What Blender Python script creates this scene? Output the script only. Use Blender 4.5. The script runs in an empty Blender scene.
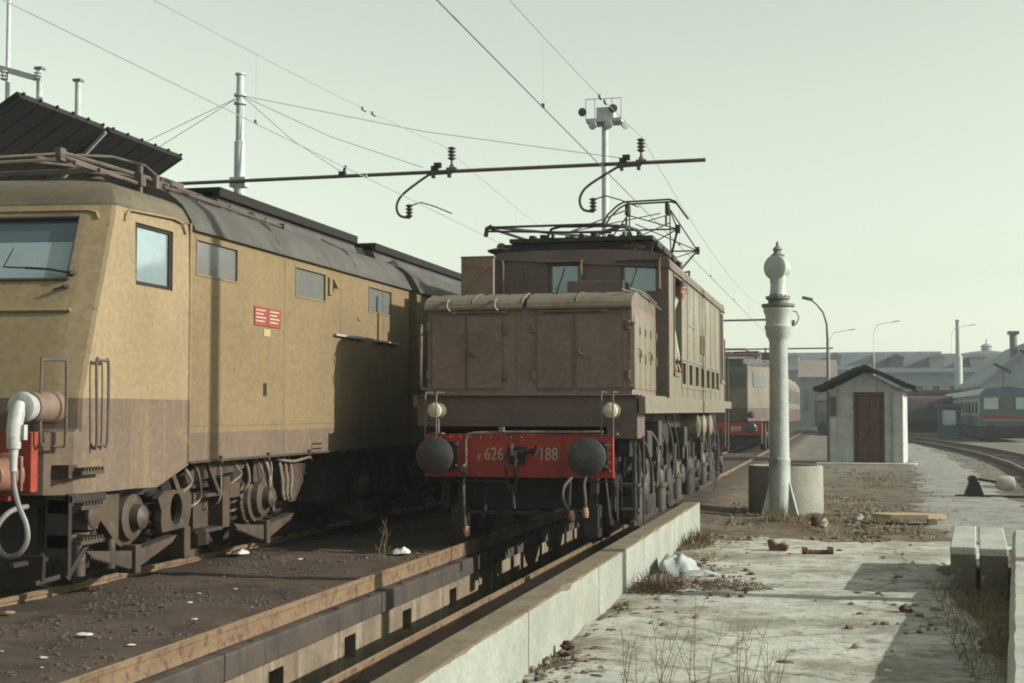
import bpy, math, random
from mathutils import Vector, Matrix, noise
random.seed(7)
R = math.radians
S = bpy.context.scene
COL = S.collection

# ------------------------------------------------------------------ camera, sky, sun, exposure
cam = bpy.data.cameras.new("camera")
cam.sensor_width = 36.0
cam.lens = 1400.0 / 1024.0 * 36.0
cam.clip_start = 0.05
cam.clip_end = 4000.0
co = bpy.data.objects.new("camera", cam)
COL.objects.link(co)
co.location = (0, 0, 1.75)
co.rotation_euler = (R(90 + 2.842), 0, R(13.286))
S.camera = co

SUN_EL, SUN_AZ = 23.5, 1.0          # azimuth measured from +X towards +Y
W = bpy.data.worlds.new("World")
S.world = W
W.use_nodes = True
nt = W.node_tree
nt.nodes.clear()
sky = nt.nodes.new("ShaderNodeTexSky")
sky.sky_type = 'NISHITA'
sky.sun_disc = False
sky.sun_elevation = R(SUN_EL)
sky.sun_rotation = R(90 - SUN_AZ)
sky.altitude = 100
sky.air_density = 1.0
sky.dust_density = 1.2
sky.ozone_density = 1.0
hs = nt.nodes.new("ShaderNodeHueSaturation")
hs.inputs['Saturation'].default_value = 0.22
mx = nt.nodes.new("ShaderNodeMix")
mx.data_type = 'RGBA'
mx.blend_type = 'MULTIPLY'
mx.inputs[0].default_value = 1.0
mx.inputs[7].default_value = (.96, 1.02, .815, 1)
bg = nt.nodes.new("ShaderNodeBackground")
bg.inputs['Strength'].default_value = 0.125
wo = nt.nodes.new("ShaderNodeOutputWorld")
nt.links.new(sky.outputs[0], hs.inputs['Color'])
nt.links.new(hs.outputs[0], mx.inputs[6])
nt.links.new(mx.outputs[2], bg.inputs['Color'])
nt.links.new(bg.outputs[0], wo.inputs[0])

sl = bpy.data.lights.new("sun", 'SUN')
sl.energy = 4.8
sl.angle = R(0.5)
sl.color = (1.0, 0.965, 0.87)
so = bpy.data.objects.new("sun", sl)
COL.objects.link(so)
sdir = Vector((math.cos(R(SUN_EL)) * math.cos(R(SUN_AZ)), math.cos(R(SUN_EL)) * math.sin(R(SUN_AZ)), math.sin(R(SUN_EL))))
so.rotation_euler = sdir.to_track_quat('Z', 'Y').to_euler()
so.location = (30, 10, 30)

S.view_settings.view_transform = 'Standard'
S.view_settings.look = 'None'
S.view_settings.gamma = 1.0
S.view_settings.exposure = 0.63
S.view_settings.use_curve_mapping = False
S.render.engine = 'CYCLES'
S.cycles.filter_width = 1.9
S.cycles.max_bounces = 6
S.cycles.volume_bounces = 1
S.cycles.volume_step_rate = 4.0

# ------------------------------------------------------------------ materials
MATS = {}
ALB = 0.66        # scales base colours down to deepen shade under this sun and sky

def M(name, c1, c2=None, rough=0.7, s=2.0, c3=None, a3=0.5, streak=None, sa=0.5, bump=0.15, bs=40.0,
      metal=0.0, two=None, chip=None, stretch=(1, 1, 1), spec=0.3, fine=0.18, thr=0.55):
    """Weathered surface: patches of c1/c2, spots of c3, vertical run marks, fine grain and bump; two=(z, lower colour, lower patch)."""
    m = bpy.data.materials.new(name)
    m.use_nodes = True
    t = m.node_tree
    N, Lk = t.nodes, t.links
    b = N['Principled BSDF']
    tc = N.new("ShaderNodeTexCoord")
    mp = N.new("ShaderNodeMapping")
    mp.inputs['Scale'].default_value = stretch
    Lk.new(tc.outputs['Object'], mp.inputs['Vector'])

    def nz(scale, vec=None, det=6.0, ro=0.62):
        n = N.new("ShaderNodeTexNoise")
        n.inputs['Scale'].default_value = scale
        n.inputs['Detail'].default_value = det
        n.inputs['Roughness'].default_value = ro
        Lk.new(vec or mp.outputs[0], n.inputs['Vector'])
        return n.outputs['Fac']

    def ramp(f, a, bb):
        r = N.new("ShaderNodeMapRange")
        r.inputs[1].default_value = a
        r.inputs[2].default_value = bb
        r.interpolation_type = 'SMOOTHSTEP'
        Lk.new(f, r.inputs[0])
        return r.outputs[0]

    def mix(f, A, B, mode='MIX'):
        x = N.new("ShaderNodeMix")
        x.data_type = 'RGBA'
        x.blend_type = mode
        if isinstance(f, float):
            x.inputs[0].default_value = f
        else:
            Lk.new(f, x.inputs[0])
        for i, v in ((6, A), (7, B)):
            if isinstance(v, tuple):
                x.inputs[i].default_value = (*v[:3], 1)
            else:
                Lk.new(v, x.inputs[i])
        return x.outputs[2]

    def mul(f, k):
        x = N.new("ShaderNodeMath")
        x.operation = 'MULTIPLY'
        Lk.new(f, x.inputs[0])
        if isinstance(k, float):
            x.inputs[1].default_value = k
        else:
            Lk.new(k, x.inputs[1])
        return x.outputs[0]
    if metal < .05:
        k_ = ALB
        c1 = tuple(v * k_ for v in c1)
        c2 = tuple(v * k_ for v in c2) if c2 else None
        c3 = tuple(v * k_ for v in c3) if c3 else None
        streak = tuple(v * k_ for v in streak) if streak else None
        two = (two[0], tuple(v * k_ for v in two[1]), tuple(v * k_ for v in two[2])) if two else None
    c2 = c2 or tuple(v * 0.7 for v in c1)
    big = ramp(nz(s), 0.35, 0.68)
    col = mix(big, c1, c2)
    if two:
        z0, d1, d2 = two
        lo = mix(big, d1, d2)
        sp = N.new("ShaderNodeSeparateXYZ")
        Lk.new(tc.outputs['Object'], sp.inputs[0])
        g = N.new("ShaderNodeMath")
        g.operation = 'GREATER_THAN'
        Lk.new(sp.outputs[2], g.inputs[0])
        g.inputs[1].default_value = z0
        col = mix(g.outputs[0], lo, col)
    if c3:
        col = mix(mul(ramp(nz(s * 3.3, det=8.0, ro=0.7), thr, thr + 0.12), float(a3)), col, c3)
    if streak:
        m2 = N.new("ShaderNodeMapping")
        m2.inputs['Scale'].default_value = (7, 7, 0.35)
        Lk.new(tc.outputs['Object'], m2.inputs['Vector'])
        st = ramp(nz(1.0, m2.outputs[0], 5.0), 0.5, 0.72)
        col = mix(mul(st, float(sa)), col, streak)
    if chip:
        col = mix(mul(ramp(nz(chip[2], det=3.0, ro=.55), chip[3], chip[3] + .03), float(chip[1])), col, chip[0])
    if fine:
        fn = N.new("ShaderNodeMapRange")
        fn.inputs[1].default_value = 0.25
        fn.inputs[2].default_value = 0.75
        fn.inputs[3].default_value = 1 - fine
        fn.inputs[4].default_value = 1 + fine
        Lk.new(nz(s * 14 if s * 14 > 12 else 12.0, det=4.0), fn.inputs[0])
        cc = N.new("ShaderNodeCombineXYZ")
        for i in range(3):
            Lk.new(fn.outputs[0], cc.inputs[i])
        col = mix(1.0, col, cc.outputs[0], 'MULTIPLY')
    Lk.new(col, b.inputs['Base Color'])
    rr = N.new("ShaderNodeMapRange")
    rr.inputs[3].default_value = max(0.03, rough - 0.12)
    rr.inputs[4].default_value = min(1, rough + 0.12)
    Lk.new(big, rr.inputs[0])
    Lk.new(rr.outputs[0], b.inputs['Roughness'])
    b.inputs['Metallic'].default_value = metal
    b.inputs['Specular IOR Level'].default_value = spec
    if bump:
        bp = N.new("ShaderNodeBump")
        bp.inputs['Strength'].default_value = bump
        bp.inputs['Distance'].default_value = 0.02
        Lk.new(nz(bs, det=5.0), bp.inputs['Height'])
        Lk.new(bp.outputs[0], b.inputs['Normal'])
    MATS[name] = m
    return m


def glass(name, c, rough=0.08, metal=0.55):
    m = M(name, c, tuple(v * .85 for v in c), rough=rough, s=1.2, bump=0.0, metal=metal, spec=0.6, fine=0.06)
    return m


brown = M("brown_paint", (.262, .182, .163), (.205, .144, .128), .5, 1.5, c3=(.20, .14, .11), a3=.25, streak=(.18, .13, .10), sa=.4, bump=.16, bs=4, chip=((.26, .21, .17), .8, 22.0, .70))
brown_side = M("dusty_brown_paint", (.25, .213, .152), (.195, .166, .12), .42, 1.2, c3=(.15, .11, .08), a3=.4, streak=(.15, .115, .08), sa=.45, bump=.12, bs=5, spec=.5, chip=((.07, .05, .04), .7, 18.0, .69))
brown_roof = M("brown_roof", (.20, .165, .125), (.145, .115, .09), .6, 2.0, c3=(.09, .075, .06), a3=.5, bump=.15, bs=20)
grime = M("grimy_iron", (.036, .030, .026), (.02, .018, .017), .6, 4.0, c3=(.085, .06, .04), a3=.35, bump=.3, bs=30)
grime_pale = M("dusty_iron", (.09, .063, .044), (.042, .032, .026), .62, 3.0, c3=(.17, .13, .095), a3=.45, bump=.25, bs=25)
black = M("sooty_black", (.02, .019, .018), (.033, .03, .027), .6, 3.0, bump=.2)
ochre = M("ochre_paint", (.235, .176, .10), (.198, .147, .085), .66, 0.9, c3=(.25, .175, .08), a3=.5, streak=(.27, .19, .085), sa=.5, bump=.14, bs=2.2, chip=((.10, .075, .05), .7, 16.0, .70),
          two=(1.385, (.172, .127, .098), (.145, .108, .084)), spec=.14)
ochre_cab = M("ochre_cab_paint", (.315, .245, .15), (.27, .207, .127), .66, 1.1, c3=(.27, .19, .09), a3=.5, streak=(.28, .2, .095), sa=.5, bump=.14, bs=2.2, chip=((.10, .075, .05), .7, 16.0, .70),
              two=(1.71, (.182, .134, .103), (.15, .112, .087)), spec=.14)
roof_grey = M("dusty_roof", (.103, .097, .089), (.073, .069, .064), .7, 1.6, c3=(.07, .06, .05), a3=.5, bump=.15, bs=16)
red = M("red_beam_paint", (.47, .050, .040), (.36, .042, .034), .45, 3.0, c3=(.12, .02, .015), a3=.4, streak=(.1, .025, .02), sa=.5, bump=.08)
cream = M("cream_lettering", (.62, .55, .40), (.5, .44, .32), .6, 5, bump=0)
rubber = M("buffer_face", (.055, .052, .058), (.032, .03, .034), .4, 4, c3=(.15, .13, .115), a3=.6, bump=.25, bs=20, spec=.5)
lampglass = M("lamp_glass", (.75, .70, .52), (.6, .55, .4), .2, 5, bump=0, spec=.6)
lampwhite = M("white_enamel", (.50, .51, .49), (.36, .37, .35), .4, 5, c3=(.2, .16, .12), a3=.5, bump=.05)
win = glass("window_glass", (.20, .25, .28))
win_dark = glass("dark_window_glass", (.065, .075, .08), .15, .3)
win_grey = glass("dusty_window_glass", (.14, .145, .14), .25, .2)
win_pale = glass("pale_window_glass", (.34, .42, .45))
steel = M("cable_steel", (.17, .19, .20), (.13, .15, .16), .5, 5, bump=0, metal=.04)
galv = M("galvanised_pole", (.55, .60, .62), (.43, .48, .50), .5, 2, bump=.05, c3=(.3, .3, .3), a3=.3)
wirem = M("pale_wire", (.40, .44, .44), (.32, .35, .36), .5, 5, bump=0)
pipe = M("brown_pipe", (.13, .10, .085), (.08, .065, .06), .55, 5, bump=.1)
insul = M("insulator_glaze", (.085, .055, .05), (.06, .04, .04), .25, 6, bump=0, spec=.6)
railm = M("rusty_rail", (.225, .155, .092), (.16, .10, .06), .7, 2.5, c3=(.105, .055, .033), a3=.85, bump=.25, thr=.50)
railtop = M("worn_rail_head", (.42, .33, .22), (.30, .22, .14), .35, 4, bump=.05, metal=.35)
whitewall = M("whitewashed_concrete", (.35, .37, .33), (.27, .285, .25), .85, 1.3, c3=(.30, .26, .19), a3=.5, streak=(.36, .31, .22), sa=.35, bump=.3, bs=14)
walltop = M("stained_concrete_top", (.235, .185, .125), (.17, .135, .095), .9, 2.2, c3=(.36, .30, .21), a3=.5, bump=.35, bs=18)
pitwall = M("pit_concrete", (.24, .19, .13), (.15, .115, .08), .8, 1.6, c3=(.07, .055, .045), a3=.6, streak=(.40, .33, .235), sa=.75, bump=.3, bs=12)
pitbeam = M("oily_pit_beam", (.10, .082, .068), (.055, .046, .04), .6, 3.0, c3=(.10, .11, .15), a3=.15, streak=(.045, .036, .034), sa=.6, bump=.35, bs=14)
castwhite = M("cast_iron_white", (.50, .555, .53), (.40, .45, .425), .5, 2.0, c3=(.22, .18, .14), a3=.45, streak=(.3, .27, .22), sa=.5, bump=.1, bs=12)
tubm = M("tub_concrete", (.285, .29, .245), (.225, .225, .19), .85, 1.5, c3=(.28, .22, .15), a3=.4, streak=(.3, .22, .13), sa=.4, bump=.2, bs=18)
plaster = M("peeling_plaster", (.56, .57, .56), (.44, .45, .44), .85, 1.6, c3=(.20, .19, .175), a3=.65, streak=(.26, .25, .235), sa=.55, bump=.25, bs=16)
doorred = M("dark_red_door", (.135, .045, .036), (.095, .034, .03), .6, 2.5, c3=(.06, .026, .022), a3=.4, streak=(.07, .03, .025), sa=.4, bump=.15)
rooftile = M("old_roof_tile", (.036, .030, .027), (.022, .02, .019), .9, 5, c3=(.07, .048, .036), a3=.4, bump=.5, bs=16)
canopym = M("tarred_canopy", (.014, .013, .013), (.02, .018, .018), .95, 1.5, bump=.25, bs=10)
wood = M("weathered_wood", (.30, .235, .15), (.2, .15, .10), .8, 3, bump=.3, stretch=(1, 1, 1))
rustwood = M("rust_scrap", (.14, .07, .04), (.08, .045, .03), .8, 6, bump=.3)
straw = M("dry_straw", (.36, .27, .14), (.26, .19, .10), .8, 4, bump=0)
twig = M("dry_twig", (.17, .105, .06), (.12, .075, .045), .8, 6, bump=0)
moss = M("dull_moss", (.07, .065, .03), (.10, .08, .04), .9, 5, bump=.2)
paper = M("white_litter", (.7, .7, .66), (.6, .6, .56), .8, 5, bump=.1)
sackm = M("white_sack", (.45, .48, .48), (.36, .39, .40), .8, 4, c3=(.3, .27, .22), a3=.4, bump=.25)
stonem = M("stones", (.22, .175, .125), (.13, .10, .075), .9, 8, c3=(.35, .30, .23), a3=.4, bump=.4)
skin = M("skin", (.42, .22, .145), (.38, .19, .125), .55, 9, bump=0, fine=.05)
hair = M("dark_hair", (.035, .022, .016), (.02, .014, .011), .5, 30, bump=.4)
shirt = M("pale_shirt", (.42, .41, .37), (.34, .33, .30), .85, 8, bump=.2)
trousers = M("blue_grey_trousers", (.15, .18, .23), (.11, .135, .18), .85, 6, bump=.2)
tagred = M("red_plate", (.33, .08, .065), (.27, .065, .055), .5, 12, bump=.1)
tagyel = M("yellow_tag", (.45, .39, .15), (.38, .33, .13), .6, 8, bump=0)
salmon = M("salmon_buffer", (.26, .13, .09), (.2, .10, .07), .5, 4, c3=(.12, .08, .06), a3=.4, bump=.1)

# ------------------------------------------------------------------ mesh builder
ORG = {}

class MB:
    def __init__(s):
        s.v, s.f, s.sm = [], [], []

    def add(s, vs, fs, smooth=False):
        o = len(s.v)
        s.v += [tuple(p) for p in vs]
        for f in fs:
            s.f.append([i + o for i in f])
            s.sm.append(smooth)
        return s

    def box(s, x0, x1, y0, y1, z0, z1):
        return s.add([(x0, y0, z0), (x1, y0, z0), (x1, y1, z0), (x0, y1, z0), (x0, y0, z1), (x1, y0, z1), (x1, y1, z1), (x0, y1, z1)],
                     [(0, 3, 2, 1), (4, 5, 6, 7), (0, 1, 5, 4), (1, 2, 6, 5), (2, 3, 7, 6), (3, 0, 4, 7)])

    def obox(s, c, a, b, d):
        c, a, b, d = map(Vector, (c, a, b, d))
        vs = [c + i * a + j * b + k * d for k in (-1, 1) for j, i in ((-1, -1), (-1, 1), (1, 1), (1, -1))]
        return s.add(vs, [(0, 3, 2, 1), (4, 5, 6, 7), (0, 1, 5, 4), (1, 2, 6, 5), (2, 3, 7, 6), (3, 0, 4, 7)])

    def bar(s, p, q, w, h, up=(0, 0, 1)):
        p, q, up = Vector(p), Vector(q), Vector(up)
        d = q - p
        sd = d.cross(up)
        if sd.length < 1e-6:
            sd = d.cross(Vector((1, 0, 0)))
        sd.normalize()
        u2 = sd.cross(d).normalized()
        return s.obox((p + q) / 2, d / 2, sd * (w / 2), u2 * (h / 2))

    def tube(s, pts, r, n=8, caps=True):
        pts = [Vector(p) for p in pts]
        rs = r if isinstance(r, (list, tuple)) else [r] * len(pts)
        T = []
        for i in range(len(pts)):
            a = pts[max(i - 1, 0)]
            b = pts[min(i + 1, len(pts) - 1)]
            T.append((b - a).normalized())
        ref = Vector((0, 0, 1)) if abs(T[0].z) < .9 else Vector((1, 0, 0))
        nx = T[0].cross(ref).normalized()
        vs = []
        for i, p in enumerate(pts):
            nx = (nx - T[i] * nx.dot(T[i])).normalized()
            ny = T[i].cross(nx)
            for k in range(n):
                a = 2 * math.pi * k / n
                vs.append(p + (nx * math.cos(a) + ny * math.sin(a)) * rs[i])
        fs = []
        for i in range(len(pts) - 1):
            for k in range(n):
                fs.append((i * n + k, i * n + (k + 1) % n, (i + 1) * n + (k + 1) % n, (i + 1) * n + k))
        if caps:
            fs.append(tuple(range(n - 1, -1, -1)))
            fs.append(tuple((len(pts) - 1) * n + k for k in range(n)))
        return s.add(vs, fs, True)

    def cyl(s, p, q, r0, r1=None, n=14):
        return s.tube([p, q], [r0, r0 if r1 is None else r1], n)

    def lathe(s, base, axis, prof, n=18):
        b, ax = Vector(base), Vector(axis).normalized()
        return s.tube_l([(b + ax * h, r) for r, h in prof], ax, n)

    def tube_l(s, pr, ax, n):
        ref = Vector((0, 0, 1)) if abs(ax.z) < .9 else Vector((1, 0, 0))
        nx = ax.cross(ref).normalized()
        ny = ax.cross(nx)
        vs, fs = [], []
        for p, r in pr:
            for k in range(n):
                a = 2 * math.pi * k / n
                vs.append(p + (nx * math.cos(a) + ny * math.sin(a)) * max(r, 1e-4))
        for i in range(len(pr) - 1):
            for k in range(n):
                fs.append((i * n + k, i * n + (k + 1) % n, (i + 1) * n + (k + 1) % n, (i + 1) * n + k))
        fs.append(tuple(range(n - 1, -1, -1)))
        fs.append(tuple((len(pr) - 1) * n + k for k in range(n)))
        return s.add(vs, fs, True)

    def prism(s, poly, vec, smooth=False):
        n = len(poly)
        vec = Vector(vec)
        a = [Vector(p) for p in poly]
        vs = a + [p + vec for p in a]
        fs = [(i, (i + 1) % n, n + (i + 1) % n, n + i) for i in range(n)]
        s.add(vs, fs, smooth)
        return s.add(vs, [tuple(range(n - 1, -1, -1)), tuple(range(n, 2 * n))])

    def quad(s, *p):
        return s.add(p, [tuple(range(len(p)))])

    def holed(s, u0, u1, v0, v1, holes, to3, depth, thick=True):
        """a wall in (u,v) with rectangular holes; to3(u,v,d) places it, d>0 goes inwards."""
        us = sorted({u0, u1, *[h[0] for h in holes], *[h[1] for h in holes]})
        vs = sorted({v0, v1, *[h[2] for h in holes], *[h[3] for h in holes]})
        for i in range(len(us) - 1):
            for j in range(len(vs) - 1):
                uc, vc = (us[i] + us[i + 1]) / 2, (vs[j] + vs[j + 1]) / 2
                if any(h[0] < uc < h[1] and h[2] < vc < h[3] for h in holes):
                    continue
                s.quad(to3(us[i], vs[j], 0), to3(us[i + 1], vs[j], 0), to3(us[i + 1], vs[j + 1], 0), to3(us[i], vs[j + 1], 0))
        for a, b, c, d in holes:
            for (ua, va), (ub, vb) in (((a, c), (b, c)), ((b, c), (b, d)), ((b, d), (a, d)), ((a, d), (a, c))):
                s.quad(to3(ua, va, 0), to3(ub, vb, 0), to3(ub, vb, depth), to3(ua, va, depth))
        return s

    def rivets(s, pts, nrm, r=.012):
        n = Vector(nrm).normalized()
        ref = Vector((0, 0, 1)) if abs(n.z) < .9 else Vector((1, 0, 0))
        a = n.cross(ref).normalized()
        b = n.cross(a)
        for p in pts:
            p = Vector(p)
            ring = [p + (a * math.cos(t) + b * math.sin(t)) * r for t in (0, 1.047, 2.094, 3.142, 4.189, 5.236)]
            ring2 = [p + n * r * .6 + (q - p) * .55 for q in ring]
            s.add(ring + ring2, [(i, (i + 1) % 6, 6 + (i + 1) % 6, 6 + i) for i in range(6)] + [tuple(range(6, 12))], True)
        return s

    def build(s, name, mat, parent=None, bevel=0.0, angle=40):
        org = Vector(ORG.get(parent.name, (0, 0, 0))) if parent else Vector((0, 0, 0))
        me = bpy.data.meshes.new(name)
        me.from_pydata([tuple(Vector(p) - org) for p in s.v], [], s.f)
        me.update()
        for p, sm in zip(me.polygons, s.sm):
            p.use_smooth = sm
        if any(s.sm):
            me.set_sharp_from_angle(angle=R(angle))
        o = bpy.data.objects.new(name, me)
        me.materials.append(mat)
        COL.objects.link(o)
        if parent:
            o.parent = parent
            ORG[o.name] = tuple(org)
        if bevel:
            md = o.modifiers.new("bevel", 'BEVEL')
            md.width = bevel
            md.segments = 2
            md.limit_method = 'ANGLE'
            md.angle_limit = R(50)
        return o


def tag(o, label=None, cat=None, group=None, kind=None):
    if label:
        o['label'] = label
    if cat:
        o['category'] = cat
    if group:
        o['group'] = group
    if kind:
        o['kind'] = kind
    return o


def thing(name, loc, label, cat, group=None):
    o = bpy.data.objects.new(name, None)
    COL.objects.link(o)
    o.location = loc
    o.empty_display_size = .2
    ORG[o.name] = tuple(loc)
    return tag(o, label, cat, group)


def copy_tree(o, parent=None):
    c = o.copy()
    COL.objects.link(c)
    if parent:
        c.parent = parent
    for ch in list(o.children):
        copy_tree(ch, c)
    return c


def text(name, body, size, loc, rot, mat, parent, sx=1.0, ext=.003):
    cu = bpy.data.curves.new(name, 'FONT')
    cu.body = body
    cu.size = size
    cu.extrude = ext
    cu.align_x = 'CENTER'
    cu.align_y = 'CENTER'
    cu.materials.append(mat)
    tmp = bpy.data.objects.new(name, cu)
    COL.objects.link(tmp)
    me = bpy.data.meshes.new_from_object(tmp.evaluated_get(bpy.context.evaluated_depsgraph_get()))
    bpy.data.objects.remove(tmp)
    o = bpy.data.objects.new(name, me)
    COL.objects.link(o)
    org = Vector(ORG.get(parent.name, (0, 0, 0)))
    o.parent = parent
    o.location = Vector(loc) - org
    o.rotation_euler = rot
    o.scale = (sx, 1, 1)
    return o


def spl(pts, k=5):
    out = []
    n = len(pts)
    for i in range(n - 1):
        p0, p1, p2, p3 = [Vector(pts[min(max(j, 0), n - 1)]) for j in (i - 1, i, i + 1, i + 2)]
        for q_ in range(k):
            t = q_ / k
            out.append(.5 * ((2 * p1) + (p2 - p0) * t + (2 * p0 - 5 * p1 + 4 * p2 - p3) * t * t + (3 * p1 - p0 - 3 * p2 + p3) * t ** 3))
    out.append(Vector(pts[-1]))
    return out


def rnd(a, b):
    return random.uniform(a, b)

# ------------------------------------------------------------------ ground
def fbm(x, y, sc, o=4, seed=0.0):
    return noise.fractal(Vector((x * sc + seed, y * sc - seed, seed)), 1.0, 2.0, o)


PX0, PX1, PY0, PY1 = -4.40, -3.10, -8.0, 30.5
def lerp_step(a, b, x):
    t = min(1, max(0, (x - a) / (b - a)))
    return t * t * (3 - 2 * t)


def gz(x, y):
    if -4.53 < x < -3.02 and y < 31:
        return -.07
    left = .085 + .022 * fbm(x, y, .8, 5, 3) + .012 * fbm(x, y, 4, 4, 1)
    right = .0 + .02 * fbm(x, y, .5, 4, 9) + .014 * fbm(x, y, 3, 4, 5)
    if y < 22:
        t = lerp_step(-2.3, -2.1, x)
    else:
        t = lerp_step(-2.9, -1.6, x)
    z = left * (1 - t) + right * t
    if -2.95 < x < -2.2 and y < 21:
        z = .03 + .018 * fbm(x, y, 3, 4, 2)
    if x < -7.1:
        z -= .04
    if abs(x) > 40 or y > 150:
        z *= .3
    return z


def frange(a, b, st):
    o = []
    while a < b - 1e-6:
        o.append(a)
        a += st
    return o


xs = [-460, -300, -120, -60, -35, -22, -16, -12, -10] + frange(-9, -4.6, .15) + [-4.57, -4.54, -4.52, -4.40, -3.75, -3.10, -3.03, -3.015, -2.95] + \
    frange(-2.85, 3.2, .13) + frange(3.2, 8, .4) + [8, 9, 10, 12, 15, 20, 28, 40, 70, 140, 300, 460]
ys = [-60, -30, -15, PY0] + frange(-6, 6, 1.0) + frange(6, 22, .15) + frange(22, 30.4, .3) + [PY1] + frange(31, 60, .8) + \
    [62, 66, 70, 75, 80, 86, 93, 100, 110, 120, 135, 150, 180, 220, 280, 360, 500, 700]
g = MB()
idx = {}
for j, y in enumerate(ys):
    for i, x in enumerate(xs):
        idx[i, j] = len(g.v)
        g.v.append((x, y, gz(x, y)))
for j in range(len(ys) - 1):
    for i in range(len(xs) - 1):
        xc, yc = (xs[i] + xs[i + 1]) / 2, (ys[j] + ys[j + 1]) / 2
        if PX0 < xc < PX1 and PY0 < yc < PY1:
            continue
        g.f.append([idx[i, j], idx[i + 1, j], idx[i + 1, j + 1], idx[i, j + 1]])
        g.sm.append(True)


def ground_material():
    m = bpy.data.materials.new("yard_ground")
    m.use_nodes = True
    t = m.node_tree
    N, L = t.nodes, t.links
    b = N['Principled BSDF']
    tc = N.new("ShaderNodeTexCoord")
    sp = N.new("ShaderNodeSeparateXYZ")
    L.new(tc.outputs['Object'], sp.inputs[0])

    def nz(sc, det=8.0, ro=.65):
        n = N.new("ShaderNodeTexNoise")
        n.inputs['Scale'].default_value = sc
        n.inputs['Detail'].default_value = det
        n.inputs['Roughness'].default_value = ro
        L.new(tc.outputs['Object'], n.inputs['Vector'])
        return n.outputs['Fac']

    def ss(f, a, bb):
        r = N.new("ShaderNodeMapRange")
        r.interpolation_type = 'SMOOTHSTEP'
        r.inputs[1].default_value = a
        r.inputs[2].default_value = bb
        L.new(f, r.inputs[0])
        return r.outputs[0]

    def mth(op, a, bb):
        x = N.new("ShaderNodeMath")
        x.operation = op
        for i, v in enumerate((a, bb)):
            if isinstance(v, (int, float)):
                x.inputs[i].default_value = v
            else:
                L.new(v, x.inputs[i])
        return x.outputs[0]

    def mix(f, A, B):
        x = N.new("ShaderNodeMix")
        x.data_type = 'RGBA'
        if isinstance(f, float):
            x.inputs[0].default_value = f
        else:
            L.new(f, x.inputs[0])
        for i, v in ((6, A), (7, B)):
            if isinstance(v, tuple):
                x.inputs[i].default_value = (*[c * ALB for c in v], 1)
            else:
                L.new(v, x.inputs[i])
        return x.outputs[2]
    n1, n2, n3 = nz(.6), nz(3.5), nz(22.0, 6.0)
    cinder = mix(ss(n1, .4, .62), (.118, .084, .066), (.080, .059, .048))
    cinder = mix(mth('MULTIPLY', ss(n3, .56, .68), .35), cinder, (.17, .13, .10))
    cinder = mix(mth('MULTIPLY', ss(n2, .50, .66), .75), cinder, (.042, .033, .029))
    cinder = mix(mth('MULTIPLY', ss(nz(1.4, 10.0, .75), .52, .66), .6), cinder, (.15, .115, .092))
    dirt = mix(ss(n1, .4, .6), (.20, .155, .11), (.125, .098, .075))
    dirt = mix(mth('MULTIPLY', ss(n2, .5, .63), .6), dirt, (.30, .27, .215))
    dirt = mix(mth('MULTIPLY', ss(n3, .52, .66), .6), dirt, (.10, .068, .048))
    far = mix(ss(n1, .4, .6), (.24, .22, .185), (.17, .155, .135))
    xx = mth('ADD', sp.outputs[0], mth('MULTIPLY', mth('SUBTRACT', n2, .5), 1.2))
    yy = mth('ADD', sp.outputs[1], mth('MULTIPLY', mth('SUBTRACT', n1, .5), 16.0))
    right = ss(xx, -2.6, -2.0)
    col = mix(right, cinder, mix(ss(yy, 33, 46), dirt, far))
    L.new(col, b.inputs['Base Color'])
    b.inputs['Roughness'].default_value = .92
    b.inputs['Specular IOR Level'].default_value = .15
    bp = N.new("ShaderNodeBump")
    bp.inputs['Strength'].default_value = .6
    bp.inputs['Distance'].default_value = .03
    L.new(nz(30.0, 6.0, .7), bp.inputs['Height'])
    L.new(bp.outputs[0], b.inputs['Normal'])
    return m


tag(g.build("ground", ground_material()), kind='structure')

# worn concrete slab beside the low wall; it sinks under the dirt along its broken edge
slabm = M("worn_concrete_slab", (.60, .62, .545), (.46, .475, .415), .92, 1.1, c3=(.17, .14, .10), a3=.8, bump=.5, bs=22, fine=.22, thr=.535)
_t = slabm.node_tree
_b = _t.nodes['Principled BSDF']
_src = _b.inputs['Base Color'].links[0].from_socket
_tc = _t.nodes.new("ShaderNodeTexCoord")
def _mask(scale, lo, hi, det=10.0, ro=.72, stretch=None):
    v = _tc.outputs['Object']
    if stretch:
        mp = _t.nodes.new("ShaderNodeMapping")
        mp.inputs['Scale'].default_value = stretch
        _t.links.new(v, mp.inputs['Vector'])
        v = mp.outputs[0]
    n_ = _t.nodes.new("ShaderNodeTexNoise")
    n_.inputs['Scale'].default_value = scale
    n_.inputs['Detail'].default_value = det
    n_.inputs['Roughness'].default_value = ro
    _t.links.new(v, n_.inputs['Vector'])
    r_ = _t.nodes.new("ShaderNodeMapRange")
    r_.inputs[1].default_value, r_.inputs[2].default_value = lo, hi
    _t.links.new(n_.outputs['Fac'], r_.inputs[0])
    return r_.outputs[0]
def _over(f, src, colr, amt):
    k_ = _t.nodes.new("ShaderNodeMath")
    k_.operation = 'MULTIPLY'
    k_.inputs[1].default_value = amt
    _t.links.new(f, k_.inputs[0])
    x_ = _t.nodes.new("ShaderNodeMix")
    x_.data_type = 'RGBA'
    _t.links.new(k_.outputs[0], x_.inputs[0])
    _t.links.new(src, x_.inputs[6])
    x_.inputs[7].default_value = (*[c * ALB for c in colr], 1)
    return x_.outputs[2]
_src = _over(_mask(.8, .46, .60), _src, (.23, .195, .145), .8)        # earth spread over the concrete
_src = _over(_mask(7.0, .53, .64), _src, (.15, .12, .085), .65)
_src = _over(_mask(30.0, .58, .68), _src, (.10, .085, .06), .6)       # dark crumbs and moss
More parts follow.
